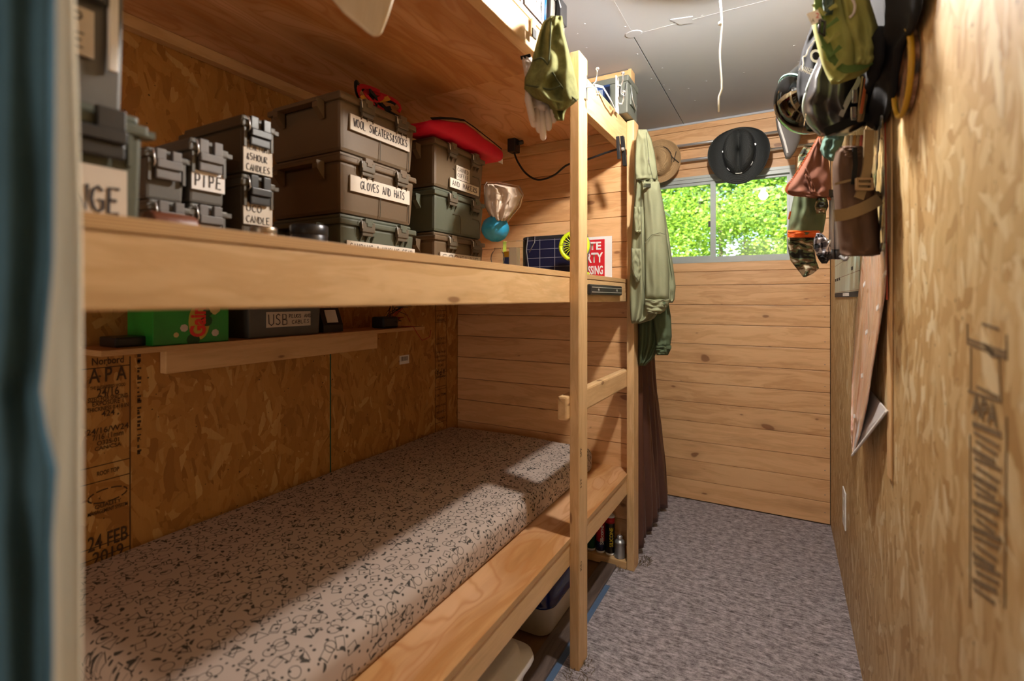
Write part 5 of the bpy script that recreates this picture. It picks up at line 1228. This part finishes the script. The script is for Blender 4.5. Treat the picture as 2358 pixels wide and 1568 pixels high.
# black jacket against the wall
t = thing('jacket', aX(2060, 60, .18), 'black jacket hanging flat on the right wall beside the khaki pack', 'jacket')
drape('body', M['blackcloth'], t, [(-200, 1940, 2140), (-60, 1945, 2130), (20, 1965, 2124), (60, 1990, 2110), (110, 2012, 2080), (160, 2008, 2070), (210, 1994, 2064), (260, 2004, 2050), (300, 2014, 2026)], .232, .022, 3, .012, xmode=True, seed=1, back=.3)
drape('sleeve', M['blackcloth'], t, [(60, 2000, 2040), (140, 1990, 2035), (200, 1974, 2015), (262, 1962, 1990), (280, 1966, 1980)], .205, .025, 2, .006, xmode=True, seed=3, back=.3)
# oval painted board
t = thing('round_plaque', aX(2080, 170, .235), 'yellow and dark oval plaque seen edge-on on the right wall', 'plaque')
def plq():
    g = G('plaque_paint'); return g.fin(g.ramp(g.noise(g.obj(), 22, 4), [(.4, (.015, .012, .012)), (.52, (.22, .10, .05)), (.6, (.42, .25, .16)), (.7, (.05, .05, .06))]), .3)
cy, cz = aX(2080, 150, .235).y, aX(2080, 168, .235).z
MB().lathe([(.001, 0), (.092, 0), (.092, .012), (.001, .012)], (XR-.014, cy, cz), (1, 0, 0), 36, sx=1.0, sy=.98).build('disc', plq(), t)
ring = [(XR-.016, cy+.093*math.cos(a), cz+.093*math.sin(a)) for a in [i*2*math.pi/40 for i in range(41)]]
MB().tube(ring, .006, 8).build('yellow_rim', plain('mustard_rim', (.55, .33, .02), .4), t, True)
# leather hip pouch with whipstitch
M['suede'] = fabric('rust_suede', (.19, .080, .055), var=.3, blot=18); M['orange_st'] = plain('orange_lacing', (.45, .10, .03), .7)
t = thing('leather_pouch', aD(1868, 400, 1.72), 'rust brown leather pouch with orange laced edge hanging in front of the window', 'pouch')
drape('panel', M['suede'], t, [(315, 1884, 1890), (340, 1870, 1900), (370, 1853, 1908), (400, 1834, 1912), (425, 1816, 1914), (440, 1810, 1915), (448, 1818, 1916), (456, 1870, 1912)], 1.72, .035, 1, .006, seed=1)
drape('flap', M['suede'], t, [(385, 1853, 1857), (400, 1850, 1864), (420, 1857, 1872), (440, 1864, 1880), (448, 1866, 1882)], 1.69, .012, 1, .002)
b = MB(); edge = spl([aD(u, v, 1.715) for u, v in [(1886, 316), (1870, 342), (1852, 372), (1833, 402), (1814, 428), (1811, 440), (1825, 448), (1860, 452), (1912, 458)]], 8)
for i in range(len(edge)-1):
    p, q = edge[i], edge[i+1]; d = (q-p).normalized(); nn_ = nv.cross(d).normalized()*.005; b.tube([p+nn_+nv*.003, q-nn_+nv*.003], .0022, 5)
b.build('lacing', M['orange_st'], t, kind='stuff')
# olive bag with orange band and camo skirt
M['olive_b'] = fabric('olive_canvas', (.12, .15, .085), var=.15)
t = thing('game_bag', aD(1860, 530, 1.80), 'olive bag with an orange band and camouflage skirt below the leather pouch', 'bag')
drape('upper', M['olive_b'], t, [(430, 1832, 1905), (460, 1826, 1903), (500, 1818, 1902), (535, 1814, 1896), (542, 1815, 1880)], 1.80, .05, 2, .006, seed=1)
drape('orange_band', plain('orange_band', (.75, .13, .015), .6), t, [(530, 1814, 1887), (537, 1813, 1890), (546, 1813, 1885), (547, 1816, 1870)], 1.765, .022, 1, .002)
drape('camo_skirt', M['camo'], t, [(540, 1813, 1875), (570, 1814, 1874), (600, 1820, 1880), (618, 1834, 1886), (630, 1844, 1872), (638, 1849, 1856)], 1.80, .04, 2, .008, seed=2)
drape('camo_hood', M['camo'], t, [(335, 1852, 1885), (360, 1838, 1880), (385, 1836, 1860), (400, 1836, 1845)], 1.84, .03, 1, .004, seed=2)
drape('camo_bunch', M['camo'], t, [(454, 1880, 1904), (475, 1876, 1908), (492, 1880, 1900)], 1.72, .03, 1, .004, seed=5)
MB().ribbon([aD(1820, 487, 1.75), aD(1816, 505, 1.76)], .006, .002, nv).build('orange_tag', plain('orange_tag', (.7, .15, .03), .6), t)
def check():
    g = G('buffalo_check'); s3 = g.sep(g.mapn(g.obj(), (1, 1, 1), (0, .2, 0)))
    a = g.math('GREATER_THAN', g.math('FRACT', g.math('MULTIPLY', g.math('ADD', s3[0], s3[1]), 38.0)), .5); b2 = g.math('GREATER_THAN', g.math('FRACT', g.math('MULTIPLY', s3[2], 30.0)), .5)
    return g.fin(g.ramp(g.math('MULTIPLY', g.math('ADD', a, b2), .5), [(0, (.01, .01, .01)), (.5, (.14, .13, .15)), (1, (.55, .53, .56))]), .95, spec=.05)
t = thing('plaid_pouch', aD(1893, 575, 1.66), 'small black and white buffalo plaid pouch beside the camouflage skirt', 'pouch')
drape('pouch', check(), t, [(537, 1880, 1892), (552, 1874, 1908), (572, 1874, 1914), (588, 1880, 1912), (606, 1892, 1900)], 1.66, .03, 1, .004, seed=2)
MB().tube([aD(1900, 548, 1.62), aD(1906, 560, 1.615), aD(1912, 552, 1.62), aD(1904, 572, 1.62)], .0025, 6).build('key_ring', M['chrome'], t, True)
drape('base', M['blackcloth'], t, [(584, 1880, 1914), (596, 1884, 1912), (607, 1892, 1904)], 1.655, .028, 1, .003)
# folded tripod
t = thing('tripod', aD(1925, 520, 1.75), 'silver folded tripod hanging behind the brown canvas roll', 'tripod')
for (ua, ub) in ((1915, 1914), (1924, 1926), (1932, 1934)):
    lg = MB().tube([aD(ua, 440, 1.72), aD((ua+ub)/2, 510, 1.72), aD(ub, 578, 1.72)], .0075, 12).build('leg', plain('silver_tube', (.42, .43, .47), .35, .2), t, True)
    MB().tube([aD(ub, 575, 1.72), aD(ub+1, 597, 1.72)], .0095, 10).build('foot', M['blk'], lg, True)
MB().obox(aD(1922, 446, 1.71), u1*.03, Vector((0, 0, .012)), nv*.012, bev=.003).build('collar', M['blk'], t)
MB().tube(spl([aD(1935, 590, 1.70), aD(1946, 598, 1.68), aD(1950, 592, 1.68), aD(1946, 584, 1.69)], 4), .006, 8).build('hook', M['gry'], t, True)
# teal cloth between
t = thing('teal_cloth', aD(1915, 345, 1.6), 'teal folded cloth tucked between the leather pouch and the canvas roll', 'cloth')
drape('cloth', fabric('teal_cotton', (.10, .17, .145)), t, [(235, 1910, 1935), (312, 1900, 1945), (325, 1893, 1942), (345, 1888, 1935), (362, 1896, 1925), (371, 1912, 1920)], 1.60, .02, 2, .004)
# small brushes / pencils poking above
t = thing('paint_brush', aD(1965, 325, 1.36), 'bunch of wooden brush handles above the brown canvas roll', 'brushes')
for k, (u, cc_) in enumerate([(1950, (.55, .4, .25)), (1957, (.65, .6, .55)), (1965, (.55, .28, .08)), (1973, (.5, .35, .2)), (1981, (.6, .12, .08))]):
    MB().tube([aD(u, 345, 1.36+k*.004), aD(u+3, 312, 1.36+k*.004)], .0038, 8).build('handle', plain('brush_handle', cc_, .4), t, True)
# brown canvas roll bag
M['canvas'] = fabric('brown_canvas', (.125, .075, .052), var=.25, blot=12); M['strapm'] = fabric('tan_webbing', (.22, .155, .085))
t = thing('canvas_roll', aD(1972, 460, 1.34), 'tall brown canvas roll bag with a tan webbing strap and buckle', 'bag')
DR = 1.34
drape('roll', M['canvas'], t, [(337, 1935, 1985), (350, 1924, 1994), (380, 1917, 2004), (420, 1917, 2012), (470, 1921, 2020), (520, 1927, 2024), (570, 1932, 2029), (586, 1935, 2027), (590, 1945, 2010)], DR, .062, 1, .003, seed=1, nr=40)
drape('top_flap', M['canvas'], t, [(336, 1940, 1982), (350, 1938, 1992), (368, 1945, 1985)], DR-.045, .02, 1, .003)
MB().ribbon(spl([aD(u, v, DR-.072) for u, v in [(1920, 497), (1945, 494), (1975, 484), (2005, 470), (2024, 458)]], 5), .030, .004, nv).build('strap', M['strapm'], t)
MB().ribbon(spl([aD(u, v, DR-.072) for u, v in [(2000, 300), (1998, 340), (1996, 385), (1985, 430), (1976, 458)]], 5), .024, .004, nv).build('strap', M['strapm'], t)
bkl = aD(1990, 424, DR-.082); b = MB()
for q in [(1, 0), (-1, 0)]: b.obox(bkl+u1*.019*q[0], u1*.003, Vector((0, 0, .015)), nv*.003)
for q in (1, 0, -1): b.obox(bkl+Vector((0, 0, .013*q)), u1*.019, Vector((0, 0, .003)), nv*.003)
b.build('buckle', plain('tan_buckle', (.26, .16, .08), .4), t)
MB().ribbon([aD(1967, 340, DR-.07), aD(1969, 380, DR-.073), aD(1963, 425, DR-.073)], .011, .003, nv).build('tie', M['blk_w'], t)
MB().ribbon([aD(1922, 424, DR-.063), aD(1950, 417, DR-.073), aD(1978, 412, DR-.07)], .006, .002, nv).build('seam', M['strapm'], t)
drape('strap_end', M['strapm'], t, [(440, 2014, 2024), (450, 2012, 2032), (465, 2014, 2030)], DR-.03, .02, 1, .002)
t = thing('tool_sheath', aD(1985, 215, 1.33), 'tan and orange tool sheath hanging between the leather bag and the black jacket', 'sheath')
drape('sheath', M['strapm'], t, [(120, 1988, 2006), (170, 1984, 2004), (230, 1976, 1998), (282, 1972, 1988)], 1.33, .015, 1, .002)
MB().ribbon([aD(1998, 130, 1.305), aD(1993, 190, 1.305), aD(1982, 262, 1.31)], .007, .002, Vector((sn, -cs, 0))).build('orange_edge', M['orange_st'], t)
# clear sleeves and long laminated sheet
def sheet_mat():
    g = G('pink_printed_sheet'); s3 = g.sep(g.obj()); o = g.obj()
    st = g.noise(g.mapn(o, (20, 60, 5)), 1.0, 3, .6)
    return g.fin(g.ramp(st, [(.3, (.40, .16, .09)), (.45, (.62, .36, .25)), (.55, (.70, .52, .42)), (.7, (.36, .27, .17))]), .22, coat=.4)
t = thing('laminated_sheet', aX(2005, 800, .22), 'long laminated sheet with pinkish stripes curling off the right wall', 'poster')
b = MB(); rows = []
for (v, ul, ur, X) in lerp_rows([(560, 1990, 2040, .236), (620, 1984, 2042, .236), (680, 1977, 2038, .234), (780, 1968, 2022, .228), (860, 1963, 2008, .220), (930, 1960, 1998, .212), (1000, 1959, 1982, .203), (1045, 1963, 1968, .197)], 30):
    rows.append([aX(ul+(ur-ul)*k/14, v, X+.006*math.sin(k/14*math.pi)+(.003*math.sin(k*.9))) for k in range(15)])
b.grid(rows); b.build('sheet', sheet_mat(), t, True, solid=.0015)
for (u, v) in [(2037, 632), (2021, 708), (1995, 765), (1985, 865), (1967, 958), (1990, 655)]:
    x_ = .226 if v < 800 else .205
    MB().obox(aX(u, v, x_), (.001, 0, 0), (0, .018, -.004), (0, 0, .006)).build('paper_tab', M['label_w'], t)
t = thing('plastic_sleeve', aX(2022, 430, .235), 'clear plastic sleeve hanging above the laminated sheet', 'sleeve')
b = MB(); rows = []
for (v, ul, ur) in lerp_rows([(265, 2008, 2034), (400, 2006, 2036), (580, 2010, 2038)], 20): rows.append([aX(ul+(ur-ul)*k/10, v, .222+.006*math.sin(k*1.1+v*.03)) for k in range(11)])
b.grid(rows); b.build('film', M['clear'], t, True, solid=.001)
MB().ribbon([aX(2039, 262, .24), aX(2041, 400, .24), aX(2042, 560, .24), aX(2044, 690, .24)], .012, .003, (-1, 0, 0)).build('red_edge', plain('red_edge', (.45, .07, .03), .4), t)
t = thing('foam_board', aX(2005, 960, .22), 'white folded board corner sticking out below the laminated sheet', 'board')
A_, B_, C_, D_ = aX(1999, 892, .238), aX(2046, 947, .243), aX(1966, 1049, .196), aX(1972, 1010, .20)
MB().prism([A_, B_, C_, D_], Vector((-.003, .0, .0))).build('panel', plain('grey_white_card', (.55, .52, .53), .6), t)
MB().ribbon([B_+Vector((-.004, 0, 0)), C_+Vector((-.004, 0, 0))], .008, .003, (-1, 0, .3)).build('edge', M['white'], t)
# wall planner
def planner():
    g = G('planner_print'); s3 = g.sep(g.obj())
    l = g.math('MAXIMUM', g.math('LESS_THAN', g.math('FRACT', g.math('MULTIPLY', s3[1], 9.0)), .03), g.math('LESS_THAN', g.math('FRACT', g.math('MULTIPLY', s3[2], 14.0)), .05))
    return g.fin(g.mix(l, (.48, .66, .60), (.12, .14, .13)), .3)
t = thing('wall_planner', (XR, 2.7, 1.5), 'laminated year planner on the right wall below the gear', 'planner')
ya_, yb_ = aX(1978, 600, .246).y, aX(1923, 600, .246).y; zb_ = aX(1950, 684, .246).z
MB().box((XR-.004, ya_, zb_), (XR-.0005, yb_, 1.86)).build('sheet', planner(), t)
MB().box((XR-.0048, ya_, zb_), (XR-.0041, yb_, zb_+.022)).build('dark_band', M['ink'], t); MB().box((XR-.0055, 2.55, zb_+.005), (XR-.005, 2.80, zb_+.018)).build('logo_box', M['white'], t)
for y, z in ((2.42, .11), (2.95, .085), (3.05, .085), (3.15, .085)): MB().box((XR-.0048, y, zb_+z), (XR-.0041, y+.06, zb_+z+.014)).build('month_tab', M['ink'], t)
# outlet
p = aX(1946, 1170, XR); t = thing('wall_outlet', (XR, p.y, p.z), 'white electrical outlet plate low on the right wall', 'outlet')
MB().box((XR-.006, p.y-.055, p.z-.085), (XR-.0003, p.y+.055, p.z+.085), bev=.002).build('plate', M['white'], t)
for dz in (-.03, .03): MB().lathe([(.0, .002), (.016, .002), (.018, 0)], (XR-.006, p.y, p.z+dz), (-1, 0, 0), 16).build('socket', M['ivory'], t)

# ================================================================ FOREST OUTSIDE
def leafmat(name, c1, c2):
    g = G(name); r = g.n.new('ShaderNodeNewGeometry').outputs['Random Per Island']
    c = g.mix(r, c1, c2); g.put(g.b.inputs['Base Color'], c); g.b.inputs['Roughness'].default_value = .45
    tl = g.n.new('ShaderNodeBsdfTranslucent'); g.put(tl.inputs[0], g.mix(.5, c, (.5, .7, .05)))
    mx = g.n.new('ShaderNodeMixShader'); mx.inputs[0].default_value = .45
    g.l.new(g.b.outputs[0], mx.inputs[1]); g.l.new(tl.outputs[0], mx.inputs[2]); g.l.new(mx.outputs[0], g.n['Material Output'].inputs[0]); return g.m
LM = [leafmat('leaf_bright', (.07, .17, .02), (.36, .46, .10)), leafmat('leaf_mid', (.05, .15, .02), (.20, .34, .05))]
M['bark'] = plain('bark', (.16, .12, .09), .9)
def shrub(x, y, z, rx, rz, n0, label, mi, ls=.068, seed=0, ry=.8):
    n = int(n0*1.5); rn = random.Random(seed); t = thing('leafy_tree', (x, y, -.35), label, 'tree', 'trees outside the window')
    verts = []; faces = []
    cl = [(x+rn.gauss(0, rx*.5), y+rn.gauss(0, ry*.5), z+rn.gauss(0, rz*.5)) for _ in range(max(14, n//220))]
    for i in range(n):
        c = rn.choice(cl); p = Vector((c[0]+rn.gauss(0, .17), c[1]+rn.gauss(0, .17), c[2]+rn.gauss(0, .13)))
        if p.y < YB+.45: continue
        a = rn.uniform(0, 6.28); tl_ = rn.uniform(-.9, .5)
        d = Vector((math.cos(a)*math.cos(tl_), math.sin(a)*math.cos(tl_), math.sin(tl_))); s_ = d.cross(Vector((rn.uniform(-.6, .6), rn.uniform(-.6, .6), 1))).normalized()
        L = ls*rn.uniform(.6, 1.2); W_ = L*.32; up = s_.cross(d)*L*.08; k = len(verts)
        verts += [p, p+d*L*.4+s_*W_-up, p+d*L, p+d*L*.4-s_*W_-up, p+d*L*.45]
        faces += [(k, k+1, k+4), (k+1, k+2, k+4), (k+2, k+3, k+4), (k+3, k, k+4)]
    me = bpy.data.meshes.new('foliage'); me.from_pydata([v-Vector(t.location) for v in verts], [], faces); me.materials.append(LM[mi])
    o = bpy.data.objects.new('foliage', me); C.objects.link(o); o.parent = t; o['kind'] = 'stuff'
    MB().tube([(x, y, -.35), (x+.03, y, z*.5), (x-.02, y+.03, z+rz*.4)], [.05, .04, .015], 7).build('trunk', M['bark'], t, True)
shrub(-2.2, 7.0, 2.2, 1.0, 1.0, 5200, 'bright leafy sapling seen through the left pane', 0, seed=1)
shrub(-.75, 7.2, 2.3, 1.0, 1.1, 6000, 'yellow-green leafy sapling filling the right pane', 0, seed=2)
shrub(.9, 7.0, 2.4, 1.0, 1.0, 4200, 'leafy sapling right of the right pane', 0, seed=3)
shrub(-1.7, 5.6, 1.35, .7, .35, 2600, 'low bright bush close under the left pane', 0, seed=4, ry=.4)
shrub(-3.6, 8.5, 2.8, 1.2, 1.2, 4200, 'leafy tree far left behind the saplings', 1, seed=5)
shrub(-1.6, 9.6, 3.0, 1.5, 1.3, 6500, 'dense green tree behind the left pane saplings', 1, ls=.11, seed=6)
shrub(.4, 9.8, 3.1, 1.5, 1.3, 6500, 'dense green tree behind the right pane saplings', 1, ls=.11, seed=7)
shrub(-.8, 12.5, 3.4, 3.2, 1.8, 9000, 'broad tree furthest back in the forest', 1, ls=.17, seed=8)
shrub(2.6, 9.0, 2.8, 1.2, 1.2, 3500, 'leafy tree far right behind the saplings', 1, seed=9)
